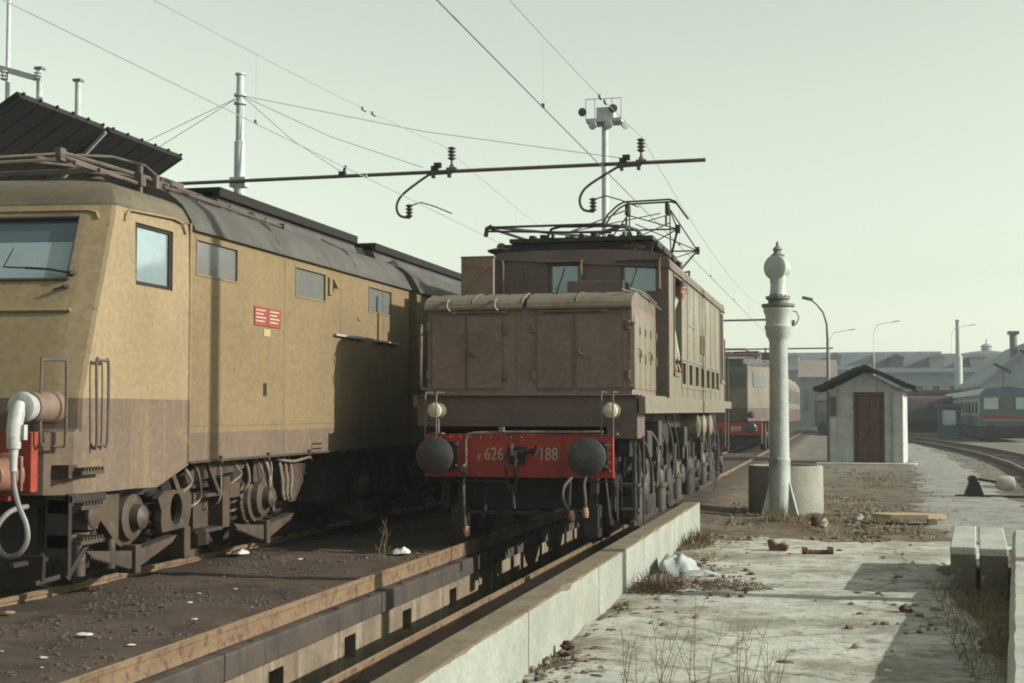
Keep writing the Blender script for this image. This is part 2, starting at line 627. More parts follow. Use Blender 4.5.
_src = _over(_mask(2.2, .58, .66, 6.0, .6, (1, 3, 1)), _src, (.58, .56, .48), .6)  # scoured pale streaks
_vor = _t.nodes.new("ShaderNodeTexVoronoi")                            # cracks
_vor.feature = 'DISTANCE_TO_EDGE'
_vor.inputs['Scale'].default_value = .55
_dn = _t.nodes.new("ShaderNodeTexNoise")
_dn.inputs['Scale'].default_value = 2.5
_dn.inputs['Detail'].default_value = 6
_t.links.new(_tc.outputs['Object'], _dn.inputs['Vector'])
_vm = _t.nodes.new("ShaderNodeMix")
_vm.data_type = 'VECTOR'
_vm.inputs[0].default_value = .22
_t.links.new(_tc.outputs['Object'], _vm.inputs[4])
_t.links.new(_dn.outputs['Color'], _vm.inputs[5])
_t.links.new(_vm.outputs[1], _vor.inputs['Vector'])
_cr = _t.nodes.new("ShaderNodeMapRange")
_cr.inputs[1].default_value, _cr.inputs[2].default_value, _cr.inputs[3].default_value, _cr.inputs[4].default_value = .0, .012, 1, 0
_t.links.new(_vor.outputs['Distance'], _cr.inputs[0])
_src = _over(_cr.outputs[0], _src, (.12, .10, .07), .7)
_t.links.new(_src, _b.inputs['Base Color'])
s_ = MB()
sx = frange(-2.045, 2.1, .09)
sy = frange(3, 21.2, .11)
for j, y in enumerate(sy):
    for i, x in enumerate(sx):
        edge = (19.2 + .35 * x * 0 + .7 * fbm(x, y, .9, 4, 4)) - y
        edge2 = (1.05 + .06 * (18 - y) * 0 + .12 * fbm(x, y, 1.5, 3, 8)) - x + max(0, (y - 16.6)) * .5
        e = min(edge, edge2 * 2.2)
        e3 = (x + 2.05) + .25 * fbm(x, y, 1.1, 3, 12) + .05      # broken along the wall foot
        k = lerp_step(-.25, .15, e) * (0.55 + .45 * lerp_step(-.05, .3, e3))
        hole = 0
        s_.v.append((x, y, -.05 + .082 * k + .010 * fbm(x, y, 1.6, 5, 2) + .004 * fbm(x, y, 9, 3, 4)))
n = len(sx)
for j in range(len(sy) - 1):
    for i in range(n - 1):
        s_.f.append([j * n + i, j * n + i + 1, (j + 1) * n + i + 1, (j + 1) * n + i])
        s_.sm.append(True)
tag(s_.build("concrete_slab", slabm), kind='structure')

# pale worn path curving from the slab past the hut
pathm = M("pale_path", (.37, .375, .345), (.285, .285, .26), .95, .9, c3=(.16, .135, .105), a3=.75, bump=.4, bs=26, thr=.52, fine=.2, spec=.1)
p_ = MB()
pc = [(2.6, 18.5, 1.3), (2.55, 22, 1.55), (2.35, 26, 1.35), (2.45, 32, 1.0), (2.75, 40, .95), (3.0, 50, 1.0), (2.9, 62, 1.3), (2.4, 80, 1.6)]
NA, NB = 26, 150
for j in range(NB):
    t = j / (NB - 1) * (len(pc) - 1)
    a = min(int(t), len(pc) - 2)
    f = t - a
    cx, cy, hw = [pc[a][k] * (1 - f) + pc[a + 1][k] * f for k in range(3)]
    for i in range(NA):
        u = i / (NA - 1) * 2.6 - 1.3
        x, y = cx + u * hw, cy
        k = lerp_step(1.12, .88, abs(u) + 0)  if False else 1 - lerp_step(.6, 1.15, abs(u) + .45 * fbm(x, y, .9, 6, 6))
        p_.v.append((x, y, gz(x, y) - .04 + .055 * k))
for j in range(NB - 1):
    for i in range(NA - 1):
        p_.f.append([j * NA + i, j * NA + i + 1, (j + 1) * NA + i + 1, (j + 1) * NA + i])
        p_.sm.append(True)
tag(p_.build("path", pathm), kind='structure')

# ------------------------------------------------------------------ inspection pit, low wall, tracks
pit = thing("inspection_pit", (-3.75, 12, -.95), "sooty concrete inspection pit between the rails in front of the brown locomotive", "inspection pit")
holes = [(y, y + .30, -.53, -.30) for y in (5.2, 6.93, 8.66, 10.38, 12.1, 13.82, 15.58, 17.3)]
w = MB()
w.holed(PY0, PY1, -.95, -.21, holes, lambda u, v, d: (PX0 - .015 - d, u, v), .3)
for h in holes:
    w.quad((PX0 - .31, h[0], h[2]), (PX0 - .31, h[1], h[2]), (PX0 - .31, h[1], h[3]), (PX0 - .31, h[0], h[3]))
w.build("pit_wall", pitwall, pit)
w = MB()
w.holed(PY0, PY1, -.95, -.21, [], lambda u, v, d: (PX1 + .015 + d, u, v), .3)
w.quad((PX0, PY1, -.95), (PX1, PY1, -.95), (PX1, PY1, .08), (PX0, PY1, .08))
w.build("pit_wall", pitwall, pit)
for x0, x1 in ((PX0 - .25, PX0 + .03), (PX1 - .03, PX1 + .22)):
    w = MB()
    y = PY0
    while y < PY1:
        y2 = min(PY1, y + rnd(1.5, 2.3))
        o = rnd(-.012, .012)
        w.box(x0 + o, x1 + o, y + .006, y2 - .006, -.215, -.008 + rnd(-.014, .003))
        y = y2
    w.build("edge_beam", pitbeam, pit, bevel=.015)
w = MB()
w.quad((PX0 - .02, PY0, -.95), (PX1 + .02, PY0, -.95), (PX1 + .02, PY1, -.95), (PX0 - .02, PY1, -.95))
w.build("pit_floor", pitbeam, pit)

# low whitewashed wall with a worn brown top: one strip of blocks with chipped upper edge
wl = thing("low_wall", (-2.16, 12, 0), "low whitewashed concrete wall with stained brown top running beside the pit track", "wall")
w = MB()
tp = MB()
y = 2.0
JT = (6.4, 9.15, 11.9, 14.68, 17.4)
sg = sorted(frange(2.0, 20.55, .06) + [20.55] + [j_ + d_ for j_ in JT for d_ in (-.012, -.009, .009, .012)])
for a in range(len(sg) - 1):
    y0, y1 = sg[a], sg[a + 1]
    ch0 = .040 * max(0, fbm(y0, 3, 2.2, 5)) ** 1.3 + .007
    ch1 = .040 * max(0, fbm(y1, 3, 2.2, 5)) ** 1.3 + .007
    xr0, xr1 = -2.045 + .008 * fbm(y0, 1, 1.2), -2.045 + .008 * fbm(y1, 1, 1.2)
    if any(abs(y0 - j_) < .0095 for j_ in JT):
        xr0 -= .03
        ch0 += .02
    if any(abs(y1 - j_) < .0095 for j_ in JT):
        xr1 -= .03
        ch1 += .02
    zt = .425
    w.add([(xr0, y0, -.1), (xr1, y1, -.1), (xr1, y1, zt - ch1), (xr0, y0, zt - ch0)], [(0, 1, 2, 3)], True)
    tp.add([(xr0, y0, zt - ch0), (xr1, y1, zt - ch1), (xr1 - ch1 * 1.2 - .01, y1, zt), (xr0 - ch0 * 1.2 - .01, y0, zt)], [(0, 1, 2, 3)], True)
    tp.add([(xr0 - ch0 * 1.2 - .01, y0, zt), (xr1 - ch1 * 1.2 - .01, y1, zt), (-2.27, y1, zt - .004), (-2.27, y0, zt - .004)], [(0, 1, 2, 3)], True)
    tp.add([(-2.27, y0, zt - .004), (-2.27, y1, zt - .004), (-2.28, y1, -.1), (-2.28, y0, -.1)], [(0, 1, 2, 3)], True)
w.quad((-2.28, 20.55, -.1), (-2.045, 20.55, -.1), (-2.045, 20.55, .42), (-2.28, 20.55, .42))
w.quad((-2.28, 2, -.1), (-2.045, 2, -.1), (-2.045, 2, .42), (-2.28, 2, .42))
w.build("wall_face", whitewall, wl)
tp.build("wall_top", walltop, wl)


def rail_prof(h=.15):
    return [(-.065, 0), (.065, 0), (.065, .012), (.012, .03), (.009, h - .045), (.024, h - .035), (.027, h - .006), (.022, h), (-.022, h),
            (-.027, h - .006), (-.024, h - .035), (-.009, h - .045), (-.012, .03), (-.065, .012)]


def rail(pts, z0, parent, h=.15, foot=.065):
    pr = [(max(-foot, min(foot, u)), v) for u, v in rail_prof(h)]
    w, hd = MB(), MB()
    n = len(pr)
    rings = []
    for i, p in enumerate(pts):
        a = Vector(pts[max(i - 1, 0)])
        b = Vector(pts[min(i + 1, len(pts) - 1)])
        d = (b - a)
        d.z = 0
        d.normalize()
        sd = Vector((d.y, -d.x, 0))
        rings.append([Vector(p) + sd * u + Vector((0, 0, z0 + v)) for u, v in pr])
    for i in range(len(pts) - 1):
        for k in range(n):
            q = [rings[i][k], rings[i][(k + 1) % n], rings[i + 1][(k + 1) % n], rings[i + 1][k]]
            (hd if k == 7 else w).add(q, [(0, 1, 2, 3)])
    w.add(rings[0], [tuple(range(n))])
    w.add(rings[-1], [tuple(range(n))])
    o = w.build("rail", railm, parent)
    hd.build("rail_head", railtop, o)
    return o


t1 = thing("railway_track", (-3.75, 20, 0), "rusty pit track under and in front of the brown locomotive", "railway track", "tracks in the yard")
for x in (-4.5, -3.0):
    rail([(x, -6, 0), (x, 12, 0), (x, 30, 0), (x, 120, 0)], -.005, t1, .155, .014)
w = MB()
for y in frange(-2, 30, .93):                       # rail clips along the pit edge
    for x in (-4.5, -3.0):
        for sd in (-1, 1):
            w.obox((x + sd * .06, y + rnd(-.05, .05), -.035), (.022, .004, 0), (-.004, .03, 0), (0, 0, rnd(.014, .03)))
tag(w.build("rail_clip", grime, t1), kind="stuff")
t2 = thing("railway_track", (-7.75, 20, 0), "rusty ochre track under the long ochre locomotive on the left", "railway track", "tracks in the yard")
for x in (-8.5, -7.0):
    rail([(x, -6, 0), (x, 12, 0), (x, 120, 0)], .0, t2)
t3 = thing("railway_track", (5, 55, 0), "curved siding track bending past the small hut on the right", "railway track", "tracks in the yard")
cv = [(3.2, 22), (4.2, 30), (4.8, 38), (5.12, 46), (5.18, 54), (5.0, 62), (4.6, 70), (4.0, 78), (3.2, 87), (2.0, 98), (.3, 112)]
rail([(x, y, 0) for x, y in cv], -.02, t3)
rail([(x + 1.48, y, 0) for x, y in cv], -.02, t3)
w = MB()
for i in range(len(cv) - 1):
    for k in range(13):
        f = k / 13
        x, y = cv[i][0] * (1 - f) + cv[i + 1][0] * f, cv[i][1] * (1 - f) + cv[i + 1][1] * f
        w.box(x - .5, x + 2.0, y, y + .22, -.06, .015)
w.build("sleeper", grime, t3)
tag(t3.children[-1], kind='stuff')

# two short concrete blocks and the rough kerb on the right
ca, sa_ = math.cos(R(-5)), math.sin(R(-5))
def rot_block(mb, cx, cy, hw, hl, z0, z1, jit=.0):
    c = Vector((cx, cy, (z0 + z1) / 2))
    mb.obox(c, Vector((ca, sa_, 0)) * hw, Vector((-sa_, ca, 0)) * hl, Vector((0, 0, (z1 - z0) / 2)))
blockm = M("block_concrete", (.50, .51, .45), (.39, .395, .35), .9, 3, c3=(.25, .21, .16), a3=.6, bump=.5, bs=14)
blockshade = M("shaded_block_side", (.17, .15, .12), (.10, .09, .072), .95, 3.5, c3=(.48, .45, .37), a3=.6, streak=(.42, .40, .33), sa=.35, bump=.6, bs=14)  # shade of the side faces put into a darker colour, with pale drips
for cx_, hw_, zt_, lb in ((1.20, .115, .47, "left of two short concrete blocks standing side by side at the slab edge"), (1.475, .125, .46, "right of two short concrete blocks, next to the long rough kerb")):
    b0 = thing("concrete_block", (cx_, 15.2, 0), lb, "concrete block", "concrete blocks beside the slab")
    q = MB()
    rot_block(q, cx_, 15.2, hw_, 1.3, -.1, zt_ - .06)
    q.build("block_body", blockshade, b0, bevel=.012)
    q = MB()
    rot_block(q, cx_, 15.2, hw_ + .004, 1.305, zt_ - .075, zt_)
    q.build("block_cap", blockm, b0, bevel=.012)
kb = MB()
kz = .42
prev = None
for i, y in enumerate(frange(4.0, 16.7, .16)):
    xl = .62 + (y - 6) * .114 + .012 * fbm(y, 2, 2, 4)
    zz = kz + .012 * fbm(y, 7, 1.5, 3)
    ring = [(xl - .02, y, -.1), (xl, y, zz - .05), (xl + .035, y, zz), (xl + 1.0, y, zz), (xl + 1.0, y, -.1)]
    if prev:
        kb.add(prev + ring, [(k, k + 1, 5 + k + 1, 5 + k) for k in range(4)], True)
    else:
        kb.add(ring, [(0, 1, 2, 3, 4)])
    prev = ring
kb.add(prev, [(4, 3, 2, 1, 0)])
tag(kb.build("concrete_kerb", blockm), "long rough concrete kerb with pale top at right edge of the yard", "kerb")

# ------------------------------------------------------------------ brown locomotive (the main subject)
C = -3.75
lo = thing("electric_locomotive", (C, 23.5, .15), "brown electric locomotive with front hood and red buffer beam standing over the pit", "locomotive", "locomotives in the yard")
XR, XL = -2.29, -5.21
slots = [(20.48, 21.07), (21.57, 22.03), (22.5, 23.0), (23.4, 23.94), (24.38, 24.91), (25.3, 25.88), (26.25, 26.77)]
door = (19.56, 20.50, 2.30, 3.66)
body = MB()
sideR = lambda u, v, d: (XR - d, u, v)
sideL = lambda u, v, d: (XL + d, u, v)
body.holed(19.0, 28.0, 1.87, 3.74, [door] + [(a, b, 2.15, 2.46) for a, b in slots] + [(27.2, 27.8, 2.35, 3.64)], sideR, .09)
obody = body.build("body_side", brown_side, lo)
fr = MB()
wins = [(-3.97, -3.52, 3.36, 3.80), (-2.95, -2.44, 3.36, 3.80)]
fr.holed(-4.72, XR, 1.87, 3.86, wins, lambda u, v, d: (u, 19.0 + d, v), .10)
fr.quad((-4.72, 19.0, 1.87), (-4.72, 19.6, 1.87), (-4.72, 19.6, 3.9), (-4.72, 19.0, 3.9))
fr.quad((XL, 19.6, 1.87), (-4.72, 19.6, 1.87), (-4.72, 19.6, 3.86), (XL, 19.6, 3.86))
fr.holed(19.6, 28.0, 1.87, 3.74, [], sideL, .09)
fr.quad((XL, 28, 1.87), (XR, 28, 1.87), (XR, 28, 3.86), (XL, 28, 3.86))
fr.rivets([(XR - .03, 19.0, 1.95 + .07 * k) for k in range(27)] + [(-4.66, 19.0, 3.2 + .07 * k) for k in range(9)], (0, -1, 0), .011)
for x in (-4.28,):
    fr.tube([(x, 18.97, 3.75), (x, 18.97, 3.52)], .012, 6)
fr.tube([(-4.62, 18.96, 3.85), (-4.60, 18.95, 3.80), (-4.60, 18.95, 3.25)], .016, 6)
frb = fr
# roof: curved, runs over cab and body
half = [(1.475, 3.70), (1.478, 3.78), (1.45, 3.84), (1.37, 3.895), (1.2, 3.935), (.9, 3.96), (.45, 3.975)]
rp = [(C + a, z) for a, z in half] + [(C, 3.98)] + [(C - a, z) for a, z in reversed(half)]
rf = MB()
rf.prism([(x, 19.62, z) for x, z in rp], (0, 8.42, 0))
rf.box(XR, XR + .03, 19.0, 28.03, 3.69, 3.72)
roof = rf.build("roof", brown_roof, lo, bevel=.008)
q = MB()
q.prism([(x, 18.96, z) for x, z in rp if x > -4.76] + [(-4.74, 18.96, 3.93), (-4.74, 18.96, 3.86)], (0, .655, 0))
darkbrown = M("dark_cab_brown", (.165, .116, .105), (.125, .09, .082), .5, 1.5, c3=(.17, .13, .11), a3=.3, streak=(.15, .115, .1), sa=.3, bump=.08, bs=18)
q.build("cab_roof", darkbrown, lo, bevel=.008)
frb.build("cab_front", darkbrown, lo)
# interior floor and back so that open door and windows show a dark cab
it = MB()
it.box(-4.6, XR - .1, 19.3, 27.9, 1.9, 1.95)
it.box(-4.6, XR - .1, 20.9, 20.95, 1.9, 3.8)
it.box(XR - .42, XR - .38, 20.45, 26.9, 1.96, 3.0)  # added black plate stands in for the shade behind the slots
it.box(-4.0, -3.9, 21, 27.8, 1.9, 3.8)
it.box(-3.1, -2.7, 19.35, 19.7, 1.95, 3.0)
it.build("cab_interior", black, lo)
for a, b, c, d in wins:
    q = MB()
    q.box(a + .035, b - .035, 19.085, 19.095, c + .03, d - .03)
    wn = q.build("window", win, lo)
    q = MB()
    for (x0, x1, z0, z1) in ((a, a + .04, c, d), (b - .04, b, c, d), (a + .04, b - .04, c, c + .035), (a + .04, b - .04, d - .035, d)):
        q.box(x0, x1, 19.06, 19.1, z0, z1)
    q.box(a - .02, a + .16, 19.075, 19.084, c + .1, c + .105)
    q.bar((a + .10, 19.07, c + .03), (a + .22, 19.07, d - .06), .012, .012)
    q.build("frame", brown, wn)
    q = MB()      # rain hood over the window with its sunlit right cheek
    q.box(a - .06, b + .05, 18.86, 19.0, d + .004, d + .03)
    q.box(b + .01, b + .04, 18.88, 19.0, c + .05, d)
    q.build("window_hood", brown_roof, wn)
q = MB()
q.box(-3.66, -2.88, 18.80, 18.99, 3.25, 3.53)
q.build("sand_box", darkbrown, lo, bevel=.01)
q = MB()                                              # paler cupboard standing on the hood's left rear corner
q.box(-5.06, -4.60, 18.4, 18.46, 3.16, 3.84)
q.box(-5.07, -4.59, 18.39, 18.47, 3.84, 3.86)
q.bar((-5.03, 18.392, 3.38), (-4.63, 18.392, 3.76), .045, .012, (0, 1, 0))
for x in (-5.04, -4.62):
    q.box(x - .015, x + .015, 18.388, 18.399, 3.2, 3.82)
q.box(-5.03, -4.63, 18.388, 18.399, 3.70, 3.74)
q.build("corner_cupboard", M("faded_brown_panel", (.26, .185, .135), (.20, .145, .11), .6, 3, c3=(.12, .09, .07), a3=.5, bump=.1), lo, bevel=.006)
# body side trim
q = MB()
for y in (20.55, 21.3, 22.27, 23.2, 24.15, 25.1, 26.05, 26.95):
    q.box(XR - .002, XR + .007, y - .025, y + .025, 1.95, 3.69)
    q.rivets([(XR + .007, y, 2.0 + .09 * k) for k in range(19)], (1, 0, 0), .009)
q.box(XR - .002, XR + .02, 19.50, 19.55, 2.24, 3.69)
q.box(XR - .002, XR + .025, 19.50, 20.2, 2.24, 2.29)
q.box(XR - .002, XR + .02, 27.14, 27.19, 2.28, 3.69)
q.box(XR - .002, XR + .02, 27.14, 28.0, 2.28, 2.33)
q.box(XR - .002, XR + .012, 20.4, 26.85, 2.50, 2.53)
q.box(XR - .002, XR + .012, 20.4, 26.85, 2.09, 2.12)
q.box(XR - .002, XR + .012, 21.3, 22.4, 3.05, 3.08)
q.build("side_moulding", brown_side, lo)
q = MB()
q.box(XR - .05, XR - .04, 20.55, 21.25, 2.95, 3.62)
q.build("side_window", win_pale, lo)
q = MB()
q.box(XR + .008, XR + .018, 23.3, 24.0, 2.70, 3.0)
q.build("number_plate", M("brass_plate", (.26, .12, .06), (.2, .1, .05), .5, 8), lo)
q = MB()
q.box(XR - .10, XR - .09, 27.22, 27.78, 2.36, 3.63)
q.build("rear_door", brown_side, lo)
# running sill
q = MB()
q.box(-5.20, -2.33, 16.68, 30.4, 1.80, 1.945)
q.box(-2.36, XR + .012, 16.55, 28.05, 1.72, 1.925)
q.rivets([(XR + .012, 17.0 + .16 * k, 1.84) for k in range(68)] + [(XR + .012, 17.0 + .16 * k, 1.73) for k in range(68)], (1, 0, 0), .01)
q.build("sill", brown_side, lo, bevel=.006)

# front hood
HX0, HX1, HY0 = -5.06, -2.475, 16.82
hood = MB()
hood.box(HX0, HX1, HY0, 18.995, 1.947, 3.03)
hd = hood.build("hood", brown, lo, bevel=.008)
q = MB()
prof = [(16.76, 3.0), (16.76, 3.03), (16.785, 3.085), (16.85, 3.135), (16.96, 3.175), (17.15, 3.225), (17.5, 3.245), (18.2, 3.245), (18.7, 3.21), (18.99, 3.16), (18.99, 3.02), (16.84, 3.02), (16.84, 3.0)]
for x0, x1 in ((HX0 - .03, -3.83), (-3.775, HX1 + .0)):
    q.prism([(x0, y, z) for y, z in prof], (x1 - x0, 0, 0))
q.box(-3.83, -3.775, 16.9, 18.9, 3.02, 3.15)
hrf = q.build("hood_roof", brown_roof, hd, bevel=.004)
q = MB()
for x in (-4.47, -3.84, -3.16):
    q.tube([(x, y, z + .002) for y, z in prof[2:9]], .009, 6)
for x in (-4.78, -4.17):
    q.tube([(x, 16.83, 3.14), (x, 16.72, 3.1), (x, 16.70, 3.03), (x + .03, 16.74, 2.99)], .016, 6)
for k in range(9):
    x = -5.0 + k * .3
    q.box(x, x + .06, 17.1, 17.2, 3.2, 3.225)
for x0, x1 in ((-4.7, -4.05), (-3.6, -2.8)):
    q.tube([(x0, 16.78, 2.97), (x1, 16.78, 2.972)], .014, 6)
    for x in (x0, x1):
        q.box(x - .03, x + .03, 16.77, 16.83, 2.95, 2.99)
q.tube([(HX1 - .05, 16.9, 3.25), (HX1 + .05, 17.6, 3.24), (HX1 + .03, 18.9, 3.2)], .013, 6)
q.tube([(HX1 - .25, 17.6, 3.3), (HX1 - .05, 18.2, 3.25), (HX1 + .12, 18.6, 3.1)], .012, 6)
q.box(HX1 - .3, HX1 - .05, 18.0, 18.5, 3.2, 3.30)
q.build("roof_fitting", brown_roof, hrf)
dustedge = M('dusty_edge', (.215, .155, .13), (.165, .12, .105), .6, 4, bump=.1)
panels = [(-5.0, -4.57), (-4.54, -4.09), (-3.66, -3.21), (-3.17, -2.58)]
for a, b in panels:
    q = MB()
    q.box(a + .010, b - .010, HY0 - .011, HY0, 2.035, 2.925)
    hdo = q.build("hood_door", brown, hd, bevel=.004)
    q = MB()
    for (x0, x1, z0, z1) in ((a - .006, a + .010, 2.015, 2.945), (b - .010, b + .006, 2.015, 2.945), (a + .010, b - .010, 2.015, 2.035), (a + .010, b - .010, 2.925, 2.945)):
        q.box(x0, x1, HY0 - .014, HY0 - .001, z0, z1)
    q.build("door_frame", dustedge, hdo)
for x, z in ((-4.06, 2.77), (-4.06, 2.19), (-3.7, 2.77), (-3.7, 2.19), (-2.53, 2.8), (-2.53, 2.19), (-5.04, 2.8), (-5.04, 2.2)):
    q = MB()
    q.box(x - .028, x + .028, HY0 - .035, HY0, z - .06, z + .06)
    q.build("hinge", brown_roof, hd, bevel=.008)
for x in (-4.51, -3.12):
    q = MB()
    q.tube([(x, HY0 - .04, 2.50), (x, HY0 - .05, 2.46), (x + .08, HY0 - .05, 2.42)], .012, 6)
    q.tube([(x, HY0 + .0, 2.48), (x, HY0 - .05, 2.48)], .022, 8)
    q.build("door_handle", pipe, hd)
q = MB()
q.box(-3.9, -3.86, HY0 - .012, HY0, 1.99, 2.95)
q.box(HX0, HX1 - .002, HY0 - .02, HY0 - .001, 1.95, 1.985)
q.rivets([(HX0 + .03, HY0, 2.0 + .06 * k) for k in range(17)] + [(HX1 - .03, HY0, 2.0 + .06 * k) for k in range(17)] + [(-3.88, HY0 - .012, 2.0 + .08 * k) for k in range(12)], (0, -1, 0), .010)
q.build('corner_strip', brown, hd)
q = MB()
# right side panels of the hood
for y0, y1 in ((16.92, 17.38), (17.42, 17.88), (17.92, 18.38), (18.42, 18.92)):
    q.box(HX1, HX1 + .012, y0, y1, 2.02, 2.92)
    q.box(HX1, HX1 + .03, y1 - .02, y1 + .02, 2.35, 2.47)
    q.box(HX1, HX1 + .03, y1 - .02, y1 + .02, 2.70, 2.80)
q.tube([(HX1 + .02, 17.2, 2.52), (HX1 + .05, 17.2, 2.5), (HX1 + .05, 17.32, 2.42)], .012, 6)
q.tube([(HX1 + .02, 18.2, 2.52), (HX1 + .05, 18.2, 2.5), (HX1 + .05, 18.32, 2.42)], .012, 6)
q.rivets([(HX1 - .0, 18.96, 1.98 + .06 * k) for k in range(17)], (1, 0, 0), .012)
q.build("hood_panel", brown_side, hd, bevel=.004)
for x in (HX0 - .06, HX1 + .03):
    q = MB()
    q.tube([(x, HY0 + .02, 2.82), (x, HY0 - .06, 2.82), (x, HY0 - .08, 2.78), (x, HY0 - .08, 2.08), (x, HY0 - .06, 2.03), (x + (.06 if x < -4 else -.05), HY0, 2.02)], .019, 8)
    q.build("handrail", dustedge, hd)

# rear hood
q = MB()
q.box(HX0, HX1, 28.03, 30.2, 1.947, 3.03)
q.box(HX0, HX1, 28.03, 30.2, 3.03, 3.2)
q.build("hood", brown_side, lo, bevel=.05)
q = MB()
q.tube([(-2.40, 30.3, .9), (-2.40, 30.3, 2.9), (-2.42, 30.2, 3.0)], .02, 6)
q.build("handrail", pipe, lo)
q = MB()
q.tube([(-2.36, 29.0, 1.0), (-2.36, 29.0, 3.2), (-2.42, 29.0, 3.3)], .02, 6)
q.build("handrail", pipe, lo)

# head stock: riveted front frame, buffer beam, buffers, lamps, coupling
q = MB()
q.box(-5.12, -2.39, 16.6, 16.75, 1.56, 1.93)
q.box(-2.75, -2.38, 16.58, 17.2, 1.42, 1.86)
q.box(-5.16, -2.36, 16.52, 16.8, 1.931, 1.946)
q.rivets([(-4.95 + .13 * k, 16.6, z) for k in range(17) for z in (1.86, 1.64)], (0, -1, 0), .014)
q.rivets([(-4.9 + .5 * k + dx, 16.6, 1.74 + dz) for k in range(5) for dx in (0, .07) for dz in (-.03, .04)], (0, -1, 0), .014)
q.rivets([(-2.68 + .09 * k, 16.58, z) for k in range(4) for z in (1.82, 1.47)], (0, -1, 0), .012)
q.build("front_frame", darkbrown, lo, bevel=.006)
q = MB()
q.box(-4.9, -2.61, 16.2, 16.26, .965, 1.475)
q.rivets([(-4.84 + .125 * k, 16.2, 1.435) for k in range(18)] + [(-4.8 + .2 * k, 16.2, 1.01) for k in range(11)], (0, -1, 0), .016)
q.rivets([(-2.66, 16.2, 1.05 + .1 * k) for k in range(4)] + [(-4.2, 16.2, 1.2), (-3.45, 16.2, 1.12), (-3.3, 16.2, 1.3)], (0, -1, 0), .016)
bb = q.build("buffer_beam", red, lo, bevel=.006)
q = MB()
q.box(-4.85, -2.66, 16.265, 16.7, 1.42, 1.47)
q.box(-4.85, -2.66, 16.265, 16.6, .97, 1.0)
q.box(-5.0, -2.5, 16.75, 17.0, 1.2, 1.56)
q.build("beam_platform", grime, lo)
text("lettering", "626", .215, (-4.045, 16.192, 1.235), (R(90), 0, 0), cream, bb, .74)
text("lettering", "E", .115, (-4.225, 16.192, 1.19), (R(90), 0, 0), cream, bb, .85)
text("lettering", "188", .215, (-3.385, 16.192, 1.235), (R(90), 0, 0), cream, bb, .74)
for i, bx in enumerate((-4.67, -2.86)):
    q = MB()
    q.lathe((bx, 15.80, 1.225), (0, 1, 0), [(.0, -.035), (.12, -.03), (.20, -.012), (.222, 0), (.225, .02), (.222, .045), (.1, .06), (.07, .1)], 32)
    bo = q.build("buffer", rubber, lo)
    q = MB()
    q.lathe((bx, 15.9, 1.225), (0, 1, 0), [(.062, 0), (.062, .08), (.085, .081), (.088, .13), (.095, .132), (.11, .25), (.15, .27), (.16, .298)], 20)
    q.box(bx - .19, bx + .19, 16.165, 16.198, 1.06, 1.39)
    q.rivets([(bx + sx_ * .155, 16.165, 1.225 + sz * .125) for sx_ in (-1, 1) for sz in (-1, 1)], (0, -1, 0), .024)
    q.build("buffer_stock", grime, bo, bevel=.008)
for bx in (-4.735, -2.62):
    q = MB()
    q.lathe((bx, 16.02, 1.755), (0, 1, 0), [(.092, .02), (.104, .03), (.104, .055), (.096, .07), (.094, .20), (.07, .27), (.03, .30)], 24)
    q.cyl((bx, 16.2, 1.47), (bx, 16.2, 1.69), .014)
    q.box(bx - .06, bx + .06, 16.15, 16.27, 1.47, 1.49)
    hl = q.build("headlight", M("lamp_body", (.20, .165, .135), (.13, .11, .09), .5, 6, c3=(.12, .09, .07), a3=.5) if "lamp_body" not in MATS else MATS["lamp_body"], lo)
    q = MB()
    q.lathe((bx, 16.0, 1.755), (0, 1, 0), [(.0, .0), (.05, .004), (.08, .016), (.089, .036)], 24)
    q.build("lens", lampglass, hl)
    q = MB()
    for dx in (-.09, .045):
        q.tube([(bx + dx, 16.3, 1.97), (bx + dx, 15.97, 1.97), (bx + dx, 15.95, 1.92), (bx + dx, 15.95, 1.44)], .010, 6)
    q.tube([(bx - .09, 15.95, 1.6), (bx + .045, 15.95, 1.6)], .008, 6)
    q.build("lamp_guard", pipe, hl)
q = MB()                                              # hook and screw coupling
q.box(-3.85, -3.65, 16.12, 16.2, 1.13, 1.33)
q.bar((-3.75, 16.2, 1.22), (-3.75, 15.86, 1.22), .06, .12)
q.tube([(-3.75, 15.86, 1.22), (-3.75, 15.78, 1.25), (-3.75, 15.77, 1.32), (-3.75, 15.84, 1.35)], .035, 8)
for dx in (-.055, .055):
    q.tube([(-3.75 + dx, 15.82, 1.24), (-3.75 + dx, 15.80, 1.1), (-3.75 + dx, 15.85, .96), (-3.75 + dx * .6, 15.87, .82)], .018, 8)
q.tube([(-3.66, 15.84, 1.27), (-3.46, 15.84, 1.29)], .03, 8)
q.cyl((-3.48, 15.84, 1.23), (-3.44, 15.84, 1.35), .03)
q.tube([(-3.75, 15.86, .9), (-3.73, 15.9, .62)], .022, 8)
q.build("coupling", grime, lo)
q = MB()                                              # brake pipes along the beam
q.tube([(-4.37, 16.13, .98), (-4.37, 16.12, 1.40), (-4.34, 16.12, 1.475), (-4.25, 16.13, 1.49), (-3.85, 16.15, 1.50), (-2.72, 16.15, 1.505)], .017, 8)
q.box(-3.97, -3.91, 16.12, 16.18, 1.5, 1.56)
q.tube([(-4.37, 16.08, 1.09), (-4.37, 15.99, 1.07)], .035, 8)
q.build("brake_pipe", M("pale_pipe", (.25, .215, .18), (.17, .145, .12), .5, 5, bump=.05), lo)
